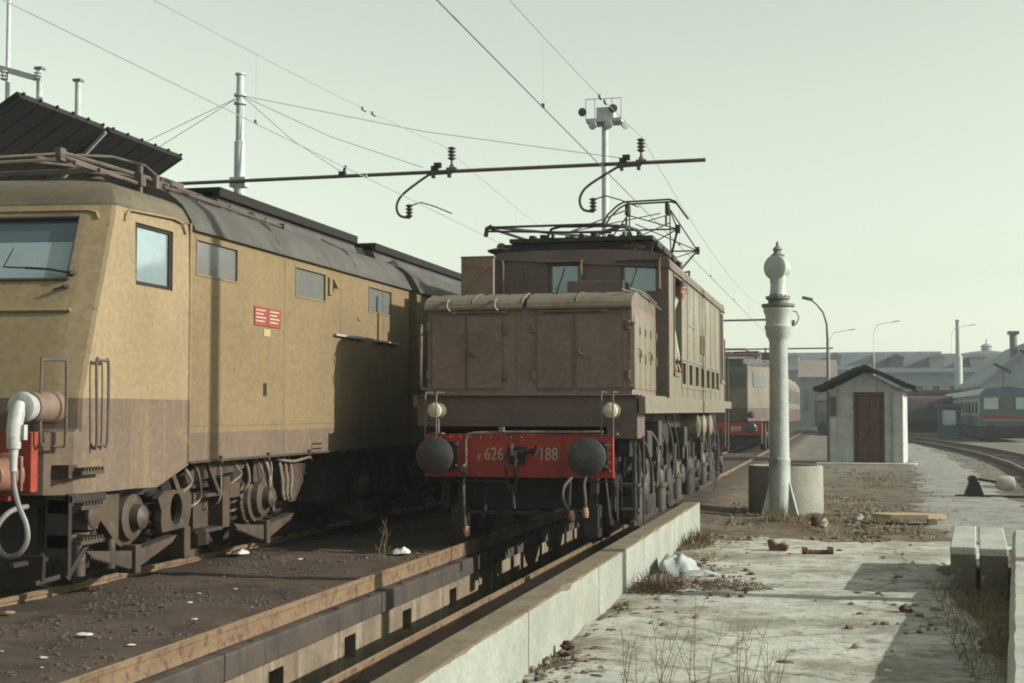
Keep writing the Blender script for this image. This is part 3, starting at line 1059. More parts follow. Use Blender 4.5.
for pts in ([(-4.37, 16.1, 1.0), (-4.36, 15.97, .86), (-4.34, 15.93, .62), (-4.33, 15.95, .42), (-4.32, 15.96, .36)],
            [(-3.10, 16.15, .97), (-3.16, 15.98, .86), (-3.15, 15.95, .7), (-3.06, 15.95, .56)],
            [(-2.93, 16.15, .97), (-2.92, 15.98, .9), (-2.90, 15.95, .72), (-2.90, 15.95, .6)]):
    q = MB()
    q.tube(spl(pts), .020, 8)
    hs_ = q.build("brake_hose", M("hose", (.09, .08, .072), (.06, .052, .047), .6, 6) if "hose" not in MATS else MATS["hose"], lo)
    q = MB()
    p = Vector(pts[-1])
    q.tube([p + Vector((0, 0, .04)), p + Vector((0, 0, -.02)), p + Vector((.01, 0, -.08))], [.03, .04, .025], 8)
    q.build("hose_coupling", M("copper_coupling", (.45, .22, .14), (.35, .17, .11), .4, 6) if "copper_coupling" not in MATS else MATS["copper_coupling"], hs_)
q = MB()
q.tube([(-3.0, 16.1, .93), (-2.6, 16.1, .93), (-2.58, 16.1, .97)], .012, 6)
q.build("pipe_bracket", grime, lo)
q = MB()
q.tube([(-4.5, 16.15, .92), (-3.9, 16.15, .92)], .012, 6)
q.build("pipe_bracket", grime, lo)

gear_iron = M("oily_gear_iron", (.075, .060, .048), (.034, .029, .025), .55, 4.0, c3=(.15, .115, .08), a3=.4, bump=.3, bs=28)
# running gear
q = MB()
q.box(-4.85, -2.65, 16.75, 30.2, 1.25, 1.8)
q.box(-4.6, -2.9, 17.0, 30.0, .55, 1.25)
q.build("underframe", black, lo)  # solid dark boxes, added to block light below the body
axles = [17.55, 19.95, 21.75, 24.05, 26.2, 28.7]
for y in axles:
    for sx_ in (-1, 1):
        q = MB()
        x = C + sx_ * .80
        q.lathe((x, y, .775), (sx_, 0, 0), [(.66, -.07), (.66, -.045), (.628, -.04), (.622, .06), (.56, .062), (.55, .03), (.2, .03), (.17, .07), (.06, .08)], 36)
        q.build("wheel", grime, lo)
def frame_plate(x):
    q = MB()
    for a, b in ((17.0, 20.5), (21.1, 24.7), (25.5, 29.4)):
        poly = [(a - .2, .55), (a, .42), (a + .3, .42), (a + .45, .75), (b - .75, .75), (b - .6, .42), (b - .1, .42), (b + .1, .6), (b + .1, 1.0), (b - .4, 1.12), (a + .4, 1.12), (a - .2, 1.0)]
        q.prism([(x, u, v) for u, v in poly], (.05, 0, 0))
    return q
frame_plate(-2.74).build("bogie_frame", grime, lo)
frame_plate(-4.81).build("bogie_frame", grime, lo)
random.seed(11)
for y in axles:
    q = MB()
    q.box(-2.68, -2.46, y - .19, y + .19, .56, .98)
    q.lathe((-2.46, y, .775), (1, 0, 0), [(.16, 0), (.15, .05), (.1, .07), (.05, .075)], 18)
    q.box(-2.70, -2.50, y - .28, y + .28, .36, .54)
    ab = q.build("axle_box", gear_iron, lo, bevel=.012)
    q = MB()
    for k in range(6):
        l = .62 - k * .085
        q.box(-2.66, -2.56, y - l, y + l, 1.02 + .022 * k, 1.04 + .022 * k)
    q.box(-2.68, -2.54, y - .06, y + .06, 1.0, 1.2)
    for dy in (-.6, .6):
        q.cyl((-2.61, y + dy, .95), (-2.61, y + dy, 1.3), .028)
    q.build("leaf_spring", grime, ab)
for y in [17.2, 18.05, 18.75, 19.35, 20.6, 21.25, 22.5, 23.2, 24.7, 25.35, 26.9, 27.6]:
    q = MB()
    x = rnd(-2.58, -2.44)
    q.lathe((x, y, rnd(.35, .45)), (0, 0, 1), [(.10, 0), (.105, .05), (.105, .34), (.13, .345), (.13, .40), (.085, .405), (.075, .55), (.03, .60), (.03, .85)], 16)
    q.box(x - .12, x + .02, y - .1, y + .1, .45, .7)
    q.build("suspension_strut", random.choice((grime, gear_iron, grime)), lo)
for k in range(15):
    q = MB()
    y = 17 + k * .8 + rnd(-.3, .3)
    x = rnd(-2.52, -2.36)
    z1, z0 = rnd(1.3, 1.7), rnd(.4, .9)
    q.tube(spl([(x - .1, y, z1), (x, y + rnd(-.05, .1), (z0 + z1) / 2 + .1), (x, y + rnd(-.15, .15), z0), (x - .05, y + rnd(-.3, .3), z0 - rnd(.05, .25))]), rnd(.010, .018), 6)
    q.build("sand_pipe", gear_iron, lo)
q = MB()
q.tube([(-2.38, 16.9, 1.40), (-2.38, 17.3, 1.33), (-2.38, 17.8, 1.05), (-2.40, 18.0, .7)], .02, 6)
q.build("sand_pipe", gear_iron, lo)
q = MB()
q.tube([(-2.36, 16.95, 1.45), (-2.36, 16.95, .35)], .014, 6)
q.build("sand_pipe", gear_iron, lo)
for y, z0, z1, l in ((17.85, 1.15, 1.5, .4), (18.9, 1.28, 1.62, .3), (22.05, 1.2, 1.5, .35), (25.0, 1.2, 1.45, .25)):
    q = MB()
    q.box(-2.66, -2.40, y - l / 2, y + l / 2, z0, z1)
    q.prism([(-2.64, y - l / 2 + .02, z0), (-2.64, y + l / 2 - .02, z0), (-2.64, y + .06, z0 - .2), (-2.64, y - .06, z0 - .2)], (.2, 0, 0))
    q.build("sandbox", gear_iron, lo, bevel=.015)
for y in (23.9, 25.0, 26.2):
    q = MB()
    q.lathe((-3.4, y, 1.5), (1, 0, 0), [(.05, 0), (.2, .02), (.22, .1), (.22, .9), (.2, 1.0), (.08, 1.04)], 18)
    q.build("air_reservoir", brown_side, lo)
for y in axles:
    q = MB()
    for sy_ in (-1, 1):
        yy = y + sy_ * .70
        q.prism([(-2.98, yy, .45), (-2.98, yy - sy_ * .10, .55), (-2.98, yy - sy_ * .05, .9), (-2.98, yy + sy_ * .05, .95), (-2.98, yy + sy_ * .09, .7)], (.1, 0, 0))
        q.bar((-2.9, yy, .85), (-2.9, yy + sy_ * .05, 1.25), .05, .05)
    q.build("brake_block", grime, lo)
q = MB()
q.bar((-2.50, 16.9, .38), (-2.50, 19.2, .40), .05, .07)
q.bar((-2.50, 20.4, .40), (-2.50, 24.0, .40), .05, .06)
q.bar((-2.50, 24.8, .40), (-2.50, 29.0, .40), .05, .06)
q.build("brake_rod", gear_iron, lo)
for sx_ in (-1, 1):                                    # rail guards and lower front gear
    q = MB()
    x = C + sx_ * .82
    q.box(x - .09, x + .09, 16.5, 16.75, .24, .62)
    q.bar((x, 16.65, .6), (x, 16.9, 1.2), .10, .10)
    q.bar((x - sx_ * .3, 16.6, .45), (x - sx_ * .3, 16.7, .95), .05, .05)
    q.tube([(x + sx_ * .16, 16.55, 1.0), (x + sx_ * .2, 16.5, .7), (x + sx_ * .2, 16.6, .4)], .02, 6)
    q.build("rail_guard", grime, lo, bevel=.01)
q = MB()
q.bar((-4.5, 16.6, .52), (-3.0, 16.6, .52), .05, .04)
q.build("cross_bar", grime, lo)
for yy in (16.3, 28.3):
    q = MB()
    for z in (.55, .85):
        q.box(-2.60, -2.38, yy + .3, yy + .62, z, z + .03)
    for d in (.28, .62):
        q.bar((-2.42, yy + d, .5), (-2.42, yy + d, 1.4), .03, .03)
    q.build("step", gear_iron, lo)


# pantographs
def insulator(mb, base, h=.22, r=.06, n=4, axis=(0, 0, 1)):
    pr = [(.03, 0)]
    for k in range(n):
        z = h * (k + .3) / n
        pr += [(r * .55, z - .01), (r, z + .012), (r * .95, z + .03), (r * .5, z + .04)]
    pr.append((.03, h))
    mb.lathe(base, axis, pr, 14)

pg = MB()
Z0 = 4.0
for x in (C - 1.05, C + 1.05):
    pg.bar((x, 20.65, 4.25), (x, 23.45, 4.25), .06, .06)
for y in (20.65, 21.45, 22.65, 23.45):
    pg.bar((C - 1.1, y, 4.24), (C + 1.1, y, 4.24), .07, .07)
pg.prism([(C - 1.3, 20.57, 4.27), (C - .95, 20.57, 4.05), (C + 1.0, 20.57, 4.03), (C + 1.05, 20.57, 4.27)], (0, .08, 0))
pg.box(C - 1.12, C + 1.05, 20.45, 23.55, 4.28, 4.34)
pg.box(C - .5, C + .5, 21.35, 22.75, 4.02, 4.28)
for k in range(9):
    x = C - .9 + k * .2
    pg.box(x, x + rnd(.03, .1), 20.55 + rnd(0, .4), 21.05, 4.32, 4.36 + rnd(0, .09))
pant = pg.build("pantograph", grime, lo)
for x in (C - 1.28, C + .72):
    for y in (20.60, 23.35):
        q = MB()
        q.lathe((x, y, 3.94), (0, 0, 1), [(.10, 0), (.12, .05), (.06, .1), (.07, .17), (.20, .22), (.22, .25), (.08, .29), (.06, .34), (.03, .36)], 16)
        q.build("insulator", insul, pant)
q = MB()
kn = [(C - 1.42, 20.25, 4.482), (C - 1.42, 24.05, 4.482)]
q.tube([(C - 1.44, 20.27, 4.36), (C - 1.42, 20.25, 4.48), (C - 1.34, 20.25, 4.515)], .035, 8)
q.tube([(C - 1.36, 20.25, 4.504), (C - .5, 21.05, 4.482), (C + 0.25, 22.05, 4.493), (C + 0.46, 22.35, 4.548), (C + 0.62, 22.45, 4.548)], .022, 8)
q.tube([(C - 1.36, 20.25, 4.498), (C + 0.34, 20.45, 4.526)], .018, 8)
q.tube([(C - 1.36, 20.25, 4.482), (C - .75, 20.75, 4.30)], .022, 8)
q.tube([(C - 1.40, 20.25, 4.44), (C + 0.43, 20.50, 4.40)], .016, 8)
q.tube([(C - .62, 20.65, 4.30), (C - .5, 20.60, 4.493), (C - .35, 20.55, 4.521), (C + 0.50, 20.65, 4.521), (C + 0.65, 20.75, 4.482), (C + 0.69, 20.85, 4.36)], .022, 8)
q.tube([(C + 0.19, 20.75, 4.42), (C + 0.56, 20.85, 4.548), (C + 0.74, 21.05, 4.493), (C + 0.84, 21.35, 4.34)], .028, 8)
q.tube([(C - .6, 22.15, 4.35), (C + 0.19, 22.15, 4.537), (C + 0.56, 22.15, 4.526)], .02, 8)
q.tube([(C + 0.45, 22.05, 4.28), (C + 0.45, 22.05, 4.603)], .03, 8)
q.tube([(C - .3, 21.65, 4.40), (C + 0.09, 21.75, 4.48), (C + 0.22, 21.75, 4.40)], .025, 8)
for k in range(7):
    x = C - .55 + k * .22
    q.cyl((x, 20.95, 4.34), (x, 20.95, 4.42 + rnd(0, .06)), .03)
q.build("pantograph_arm", grime, pant)

# second pantograph raised to the wire
q = MB()
for x in (C - .9, C + .9):
    q.bar((x, 24.6, 4.2), (x, 27.4, 4.2), .06, .06)
for y in (24.6, 27.4):
    q.bar((C - .95, y, 4.2), (C + .95, y, 4.2), .06, .06)
    for x in (C - .85, C + .85):
        q.lathe((x, y, 3.92), (0, 0, 1), [(.1, 0), (.06, .06), (.12, .1), (.06, .14), (.12, .18), (.05, .25)], 12)
pr_ = q.build("pantograph", grime, lo)
q = MB()
kz_ = 4.92
for x, xk, xh in ((C - .70, C - .95, C - .12), (C + .62, C + .98, C + .64)):
    for y0_, yk in ((25.6, 24.3), (26.4, 27.7)):
        q.tube([(x, y0_, 4.22), (xk, yk, kz_)], .022, 6)
        q.tube([(xk, yk, kz_), (xh, 26 + (yk - 26) * .08, 5.52)], .014, 6)
    q.tube([(xh, 26, 5.5), (xh + .02, 25.9, 4.95), (xh + .06, 25.8, 4.3)], .014, 6)
for yk in (24.3, 27.7):
    q.tube([(C - 1.0, yk, kz_), (C + 1.03, yk, kz_)], .016, 6)
    q.tube([(C - .95, yk, kz_), (C + .55, 26 + (yk - 26) * .4, 5.35)], .011, 6)
    q.tube([(C + .98, yk, kz_), (C - .1, 26 + (yk - 26) * .4, 5.35)], .011, 6)
    q.tube([(C - .7, 26 + (yk - 26) * .3, 4.25), (C + .98, yk, kz_)], .011, 6)
q.tube([(C - .12, 26, 5.42), (C + .25, 25.9, 5.3), (C + .64, 26, 5.42)], .010, 6)
for yk in (24.3, 27.7):
    q.box(C + .94, C + 1.02, yk - .06, yk + .06, kz_ - .07, kz_ + .07)
q.build("pantograph_arm", grime, pr_)
q = MB()
for y in (25.85, 26.15):
    q.tube([(C - .62, y, 5.24), (C - .50, y, 5.44), (C - .32, y, 5.60), (C - .2, y, 5.66), (C + .66, y, 5.68), (C + .76, y, 5.64), (C + .97, y, 5.34)], .018, 8)
for x in (C - .15, C + .6):
    q.box(x - .03, x + .03, 25.84, 26.16, 5.42, 5.62)
    q.cyl((x - .03, 26, 5.2), (x - .03, 26, 5.4), .02)
q.build("pantograph_head", black, pr_)
q = MB()
for x, y, h in ((C + 1.15, 23, .25), (C + 1.1, 23.6, .16), (C - .2, 23.3, .2)):
    q.cyl((x, y, 3.9), (x, y, 3.95 + h), .05)
q.tube([(C + 1.2, 24, 3.95), (C + 1.2, 24.1, 4.15), (C + 1.0, 24.4, 4.15), (C + 1.0, 24.6, 4.0)], .02, 6)
q.box(C + .3, C + 1.25, 25.0, 27.6, 3.9, 4.02)
q.build("roof_equipment", grime, roof)

# ------------------------------------------------------------------ ochre locomotive on the left track
D = -7.75
le = thing("electric_locomotive", (D, 19, .15), "long ochre and brown articulated electric locomotive with slanted cab, nearest on the left", "locomotive", "locomotives in the yard")
HW = 1.5
mirror = lambda x: 2 * D - x
q = MB()
lev = [(1.05, 10.68, 10.46, 0), (1.57, 10.68, 10.46, 0), (1.60, 10.68, 10.62, 0), (1.86, 10.69, 10.63, 0), (2.58, 10.90, 10.84, 0), (2.90, 11.01, 10.95, 0), (3.47, 11.20, 11.14, .01), (3.58, 11.24, 11.18, .02)]
IW = 5                     # index of the window band in lev
def ring(z, yc, yf, inn):
    return [(D + HW - inn, yc, z), (D + HW - .035 - inn, yc - .30 * (yc - yf), z), (D + HW - .22 - inn, yf, z), (D + HW - .30, yf - .012, z), (D + .10, yf - .13, z), (D - .10, yf - .13, z), (D - HW + .30, yf - .012, z), (D - HW + .22 + inn, yf, z), (D - HW + inn, yc, z)]
def fy(x, z):
    for i in range(len(lev) - 1):
        if lev[i][0] <= z <= lev[i + 1][0]:
            t = (z - lev[i][0]) / (lev[i + 1][0] - lev[i][0])
            yf = lev[i][2] * (1 - t) + lev[i + 1][2] * t
            d_ = HW - abs(x - D)
            return yf - (.012 + .118 * min(1, (d_ - .30) / 1.1) if d_ > .30 else (-.0 if d_ > .2 else -.03))
rings = [ring(*l) for l in lev]
rings_top = rings
for i in range(len(rings) - 1):
    for k in range(8):
        if i == IW and k in (3, 5):
            a, b, c, d = rings[i][k], rings[i][k + 1], rings[i + 1][k + 1], rings[i + 1][k]
            for p, r_ in ((a, b), (b, c), (c, d), (d, a)):      # window reveals
                dp = lambda t: (t[0], t[1] + .045, t[2])
                q.quad(p, r_, dp(r_), dp(p))
            continue
        q.quad(rings[i][k], rings[i][k + 1], rings[i + 1][k + 1], rings[i + 1][k])
# cab sides (right one with window and cut-up skirt)
def cab_side(mb, X, inner):
    cols = [11.57, 12.29, 12.66]
    prev = None
    for i in range(len(lev) - 1):
        z0, z1 = lev[i][0], lev[i + 1][0]
        for (ya0, ya1, yb) in ((lev[i][1], lev[i + 1][1], 11.57), (11.57, 11.57, 12.29), (12.29, 12.29, 12.66)):
            if i == IW and yb == 12.29:
                for (p, r_) in (((ya0, z0), (yb, z0)), ((yb, z0), (yb, z1)), ((yb, z1), (ya0, z1)), ((ya0, z1), (ya0, z0))):
                    mb.quad((X, *p), (X, *r_), (X - inner * .05, *r_), (X - inner * .05, *p))
                continue
            i0, i1 = lev[i][3] * inner, lev[i + 1][3] * inner
            if i < 1 and yb == 12.66:
                mb.quad((X, 12.29, 1.115), (X, 12.66, 1.22), (X, 12.66, z1), (X, 12.29, z1))
            elif i == 0 and yb == 12.29:
                mb.add([(X, 11.57, 1.05), (X, 12.03, 1.04), (X, 12.29, 1.115), (X, 12.29, z1), (X, 11.57, z1)], [(0, 1, 2, 3, 4)])
            else:
                mb.quad((X - i0, ya0, z0), (X - i0, yb, z0), (X - i1, yb, z1), (X - i1, ya1, z1))
cab_side(q, D + HW, 1)
cab_side(q, D - HW, -1)
cab = q.build("cab", ochre_cab, le)
# windows of the cab
a, b, c, d = rings[IW][3], rings[IW][4], rings[IW + 1][4], rings[IW + 1][3]
def lerp3(p, r_, t):
    return tuple(p[i] * (1 - t) + r_[i] * t for i in range(3))
for mir in (0, 1):
    P4 = [a, b, c, d] if not mir else [(mirror(p[0]), p[1], p[2]) for p in (a, b, c, d)]
    P4 = [(p[0], p[1] + .04, p[2]) for p in P4]
    q = MB()
    q.quad(*P4)
    ws = q.build("windshield", glass("windshield_glass", (.115, .155, .19), .1, .5) if "windshield_glass" not in MATS else MATS["windshield_glass"], cab)
    q = MB()
    lo4 = [P4[0], P4[1], lerp3(P4[1], P4[2], .58), lerp3(P4[0], P4[3], .58)]
    lo4 = [lerp3(lo4[0], lo4[1], .04), lo4[1], lo4[2], lerp3(lo4[3], lo4[2], .04)]
    q.quad(*[(p[0], p[1] - .006, p[2] + .01) for p in lo4])
    q.build("lower_pane", glass("pale_lower_glass", (.28, .36, .39), .2, .3) if "pale_lower_glass" not in MATS else MATS["pale_lower_glass"], ws)  # paler tint over the lower part of the windshield
    q = MB()
    f4 = [(p[0], p[1] - .05, p[2]) for p in P4]
    for i in range(4):
        q.tube([f4[i], f4[(i + 1) % 4]], .016, 6)
    q.build("window_frame", pipe, ws)
q = MB()
px = D + HW - .27
q.lathe((px, fy(px, 2.97), 2.95), (0, -1, 0), [(.025, -.02), (.025, .06), (.01, .08)], 10)
q.tube([(px, fy(px, 2.97) - .05, 2.95), (px - .2, fy(px - .2, 3.0) - .05, 2.985), (px - .42, fy(px - .4, 3.0) - .05, 3.0)], .012, 6)
q.tube([(px - .25, fy(px - .2, 3.0) - .06, 2.99), (px - .62, fy(px - .6, 3.0) - .05, 3.01)], .008, 6)
q.tube([(px - .62, fy(px - .6, 3.0) - .05, 3.01), (px - .57, fy(px - .57, 3.15) - .03, 3.18)], .006, 6)
q.lathe((px - .03, fy(px, 2.82), 2.83), (0, -1, 0), [(.02, -.03), (.02, .05), (.01, .07)], 10)
q.tube([(px - .03, fy(px, 2.82) - .05, 2.83), (px - .13, fy(px, 2.8) - .06, 2.80)], .007, 6)
q.build("wiper", black, cab)
q = MB()
for zz in (2.62,):
    q.tube([(x, fy(x, zz) - .012, zz) for x in (D - HW + .3, D - .8, D, D + .8, D + HW - .32, D + HW - .22)] , .018, 6)
zz = 3.53
q.tube([(x, fy(x, zz) - .008, zz) for x in (D - 1, D, D + 1.0, D + HW - .34, D + HW - .24)] + [(D + HW - .17, 11.16, zz - .02), (D + HW - .14, 11.15, zz - .08)], .014, 6)
for pts in ([(11.36, 3.46), (11.38, 3.52), (11.45, 3.565), (12.3, 3.60), (12.48, 3.58), (12.55, 3.48)],):
    q.tube([(D + HW + .004, y, z) for y, z in pts], .012, 6)
q.tube([(D + HW + .004, 12.655, 1.25), (D + HW + .004, 12.655, 3.6)], .014, 6)
q.build("moulding", ochre_cab, cab)
q = MB()
q.holed(11.57, 12.29, 2.90, 3.47, [(11.62, 12.25, 2.94, 3.44)], lambda u, v, d: (D + HW - .02 - d, u, v), .02)
sf = q.build("side_window", black, cab)
q = MB()
q.quad((D + HW - .04, 11.6, 2.92), (D + HW - .04, 12.27, 2.92), (D + HW - .04, 12.27, 3.46), (D + HW - .04, 11.6, 3.46))
q.build("pane", win_pale, sf)
q = MB()
q.box(D - HW + .05, D + HW - .08, 12.0, 12.05, 1.3, 3.7)
q.build("cab_interior", black, cab)

# body sections
wl3 = [(12.80, 13.75, 3.12, 3.455), (15.40, 16.35, 3.11, 3.44), (18.01, 18.965, 3.11, 3.435)]
for nm, y0, y1, wins in (("front_section", 12.662, 19.80, wl3), ("rear_section", 20.22, 28.8, [(21.0, 21.9, 3.1, 3.44), (24, 24.95, 3.1, 3.44)])):
    q = MB()
    q.holed(y0, y1, 1.235, 3.56, wins, lambda u, v, d: (D + HW - d, u, v), .02)
    q.holed(y0, y1, 1.235, 3.56, [], lambda u, v, d: (D - HW + d, u, v), .02)
    for y in (y0, y1):
        q.quad((D - HW, y, 1.235), (D + HW, y, 1.235), (D + HW, y, 3.56), (D - HW, y, 3.56))
    sec = q.build(nm, ochre, le)
    for a, b, c, d in wins:
        q = MB()
        q.quad((D + HW - .018, a, c), (D + HW - .018, b, c), (D + HW - .018, b, d), (D + HW - .018, a, d))
        wnd = q.build("window", win_grey, sec)
        q = MB()
        q.box(D + HW - .002, D + HW + .008, a - .02, b + .02, d, d + .02)
        q.box(D + HW - .002, D + HW + .008, a - .02, b + .02, c - .02, c)
        q.box(D + HW - .002, D + HW + .008, b, b + .02, c, d)
        q.box(D + HW - .002, D + HW + .008, a - .02, a, c, d)
        q.build("frame", ochre, wnd)
    q = MB()
    prof = [(D + HW - .01, 3.54), (D + HW + .045, 3.535), (D + HW + .045, 3.555), (D + HW - .01, 3.66), (D + HW - .09, 3.79), (D + HW - .25, 3.92), (D + HW - .55, 4.03), (D + .4, 4.10), (D, 4.11)]
    prof = prof + [(mirror(x), z) for x, z in reversed(prof[:-1])]
    q.prism([(x, y0, z) for x, z in prof], (0, y1 - y0, 0), True)
    rf = q.build("roof", roof_grey, sec)
    q = MB()
    ya = y0 + (2.3 if nm == "front_section" else .3)
    q.prism([(D - .3, ya, 4.05), (D + .78, ya, 4.0), (D + .68, ya, 4.24), (D - .2, ya, 4.30)], (0, y1 - ya - .15, 0))
    dct = q.build("roof_duct", roof_grey, rf, bevel=.01)
    q = MB()
    q.box(D - .25, D + .74, ya - .03, y1 - .12, 4.30, 4.35)
    q.box(D + .66, D + .74, ya - .03, y1 - .12, 4.24, 4.30)
    q.prism([(D - .3, ya - .75, 4.05), (D + .62, ya - .75, 4.02), (D + .52, ya - .7, 4.22), (D - .2, ya - .7, 4.24)], (0, .72, .06))
    q.prism([(D + .80, ya - .2, 3.98), (D + .98, ya - .2, 3.93), (D + .80, ya + .75, 4.16), (D + .80, ya + 1.3, 3.99)], (-.03, 0, 0))
    q.build("duct_edge", canopym, dct)
    if nm == "front_section":
        q = MB()
        for y in (14.9, 17.5):
            q.tube([(D + HW + .0, y, 3.65), (D + HW - .15, y, 3.87), (D + HW - .5, y, 4.04)], .012, 6)
        q.tube([(D + 1.18, 12.7, 3.98), (D + 1.14, 13.2, 4.0), (D + 1.12, 15.9, 3.99)], .018, 6)
        q.tube([(D + 1.0, 12.9, 4.08), (D + 1.0, 15.0, 4.06)], .014, 6)
        q.box(D + 1.08, D + 1.16, 15.85, 15.95, 3.93, 4.03)
        for y in (12.9, 13.6, 14.4, 15.4):
            q.cyl((D + 1.12, y, 3.86), (D + 1.12, y, 4.04), .016)
        q.build("roof_cable", pipe, rf)
        q = MB()
        q.quad((D + HW - .002, 14.45, 1.93), (D + HW + .003, 14.45, 1.93), (D + HW + .003, 14.57, 1.93), (D + HW - .002, 14.57, 1.93))
        q.box(D + HW - .01, D + HW + .004, 14.47, 14.56, 1.92, 2.06)
        q.build("vent_slot", black, sec)
        q = MB()
        q.box(D + HW, D + HW + .012, 14.2, 14.55, 2.69, 2.90)
        q.box(D + HW, D + HW + .010, 14.55, 14.58, 2.70, 2.89)
        q.box(D + HW, D + HW + .012, 14.58, 14.93, 2.69, 2.90)
        rp_ = q.build("warning_plate", tagred, sec)
        q = MB()
        for y_ in (14.23, 14.61):
            for k, ln in enumerate((.24, .27, .20, .26)):
                q.box(D + HW + .012, D + HW + .0135, y_, y_ + ln, 2.735 + .04 * k, 2.747 + .04 * k)
        q.build("worn_mark", cream, rp_)
        q = MB()
        q.box(D + HW, D + HW + .008, 14.46, 14.64, 2.58, 2.66)
        q.build("inspection_tag", tagyel, sec)
        q = MB()
        q.box(D + HW, D + HW + .05, 16.64, 17.74, 2.70, 2.725)
        q.build("drip_ledge", lampwhite, sec)
        q = MB()
        q.box(D + HW, D + HW + .05, 18.19, 19.25, 2.70, 2.725)
        q.build("drip_ledge", lampwhite, sec)
        q = MB()
        q.box(D + HW, D + HW + .03, 16.45, 16.55, 3.20, 3.42)
        q.build("bracket", ochre, sec, bevel=.006)
        q = MB()
        q.prism([(D + HW, 16.6, 3.30), (D + HW + .02, 16.6, 3.42), (D + HW + .09, 16.6, 3.28)], (0, .06, 0))
        q.box(D + HW, D + HW + .015, 17.55, 17.68, 2.95, 3.0)
        q.build("bracket", ochre, sec, bevel=.006)
    q = MB()
    q.box(D + HW - .01, D + HW + .02, y0, y1, 1.235, 1.26)
    y = y0 + .7
    while y < y1:
        q.box(D + HW, D + HW + .028, y, y + .04, 1.215, 1.29)
        y += 1.22
    q.build("sill_rail", grime_pale, sec)
    q = MB()
    q.box(D + HW, D + HW + .006, y0, y1, 1.60, 1.615)
    for y in ((15.06, 16.9, 18.62) if nm == "front_section" else (22.6, 25.2)):
        q.box(D + HW, D + HW + .003, y, y + .012, 1.26, 3.54)
    q.build("seam", ochre, sec)
# folded gangway between the two sections
q = MB()
pr2 = [(D + HW - .13, 1.3), (D + HW - .13, 3.5), (D + HW - .35, 3.8), (D + .6, 3.98), (D, 4.0)]
pr2 = pr2 + [(mirror(x), z) for x, z in reversed(pr2[:-1])]
for k in range(5):
    y = 19.79 + k * .088
    sc = 1.0 if k % 2 == 0 else .97
    q.prism([(D + (x - D) * sc, y, z) for x, z in pr2], (0, .088, 0))
q.build("gangway_bellows", black, le)
# cab roof and rear cab
def roof_ring(z, yc, yf, inn):
    hw = HW - inn
    rt = [(D + hw, 12.665, z), (D + hw, yc, z), (D + hw - .035, yc - .30 * (yc - yf), z), (D + hw - .22, yf, z), (D + hw - .30, yf - .012, z), (D + .1, yf - .13, z)]
    return rt + [(mirror(x), y, z) for x, y, z in reversed(rt)]
rr_ = [roof_ring(*l) for l in ((3.58, 11.24, 11.18, .018), (3.60, 11.245, 11.185, .012), (3.66, 11.28, 11.22, .04), (3.72, 11.32, 11.265, .078), (3.75, 11.36, 11.30, .10), (3.80, 11.46, 11.38, .17), (3.85, 11.60, 11.50, .30), (3.895, 11.80, 11.66, .50), (3.93, 12.05, 11.95, .75), (3.96, 12.4, 12.3, 1.05))]
q = MB()
n = len(rr_[0])
for i in range(len(rr_) - 1):
    q.add(rr_[i] + rr_[i + 1], [(k, k + 1, n + k + 1, n + k) for k in range(n - 1)], True)
q.add(rr_[-1], [tuple(range(n))])
q.quad(*[rr_[i][0] for i in range(len(rr_))], *[rr_[i][-1] for i in reversed(range(len(rr_)))])
q.build("cab_roof", M("dusty_brown_roof", (.155, .128, .088), (.115, .096, .07), .75, 1.8, c3=(.08, .065, .05), a3=.5, bump=.15, bs=12), le, angle=60)
q = MB()
q.box(D - HW, D + HW, 28.8, 30.6, 1.2, 3.6)
q.box(D - HW + .15, D + HW - .15, 28.8, 30.5, 3.6, 3.95)
q.build("cab", ochre, le, bevel=.12)

# front gear
q = MB()
q.box(D - 1.32, D + 1.27, 10.30, 10.40, 1.08, 1.58)
q.box(D - 1.0, D + 1.0, 10.36, 10.6, 1.0, 1.1)
q.build("buffer_beam", M("dull_red_beam", (.33, .06, .04), (.24, .05, .035), .6, 3.0, c3=(.12, .04, .03), a3=.5, streak=(.12, .045, .035), sa=.5, bump=.1, spec=.12), le, bevel=.01)
for sg_ in (-1, 1):
    bx = D + sg_ * 1.03
    q = MB()
    q.lathe((bx, 9.86, 1.225), (0, 1, 0), [(.0, -.03), (.15, -.02), (.215, 0), (.22, .03), (.1, .06), (.08, .12)], 28)
    bo = q.build("buffer", rubber, le)
    q = MB()
    q.lathe((bx + sg_ * 0, 9.95, 1.225), (0, 1, 0), [(.10, 0), (.10, .10), (.135, .11), (.14, .32), (.18, .33), (.185, .36)], 22)
    q.box(bx - .17, bx + .17, 10.27, 10.298, 1.09, 1.38)
    q.build("buffer_stock", salmon, bo, bevel=.01)
    hx = D + sg_ * 1.27
    q = MB()
    q.lathe((hx, 10.14, 1.78), (0, 1, 0), [(.10, -.02), (.122, -.01), (.128, .03), (.118, .06), (.11, .10)], 26)
    lm = q.build("headlight", lampwhite, le)
    q = MB()
    q.lathe((hx, 10.24, 1.78), (0, 1, 0), [(.125, 0), (.13, .05), (.14, .36)], 22)
    q.build("lamp_housing", M("lamp_housing_paint", (.23, .16, .125), (.18, .125, .10), .5, 4, c3=(.15, .1, .08), a3=.4), lm)
    q = MB()
    q.lathe((hx, 10.16, 1.78), (0, 1, 0), [(.0, -.02), (.06, -.012), (.112, .01)], 22)
    q.build("lens", win_grey, lm)
hx = D + 1.27
q = MB()                                              # jumper plug and cable hung in front of the lamp
q.tube([(hx + .05, 10.04, 1.82), (hx + .05, 10.0, 1.73), (hx + .04, 9.98, 1.60), (hx + .04, 9.98, 1.45)], [.04, .065, .06, .055], 14)
q.box(hx + .07, hx + .13, 9.98, 10.03, 1.52, 1.64)
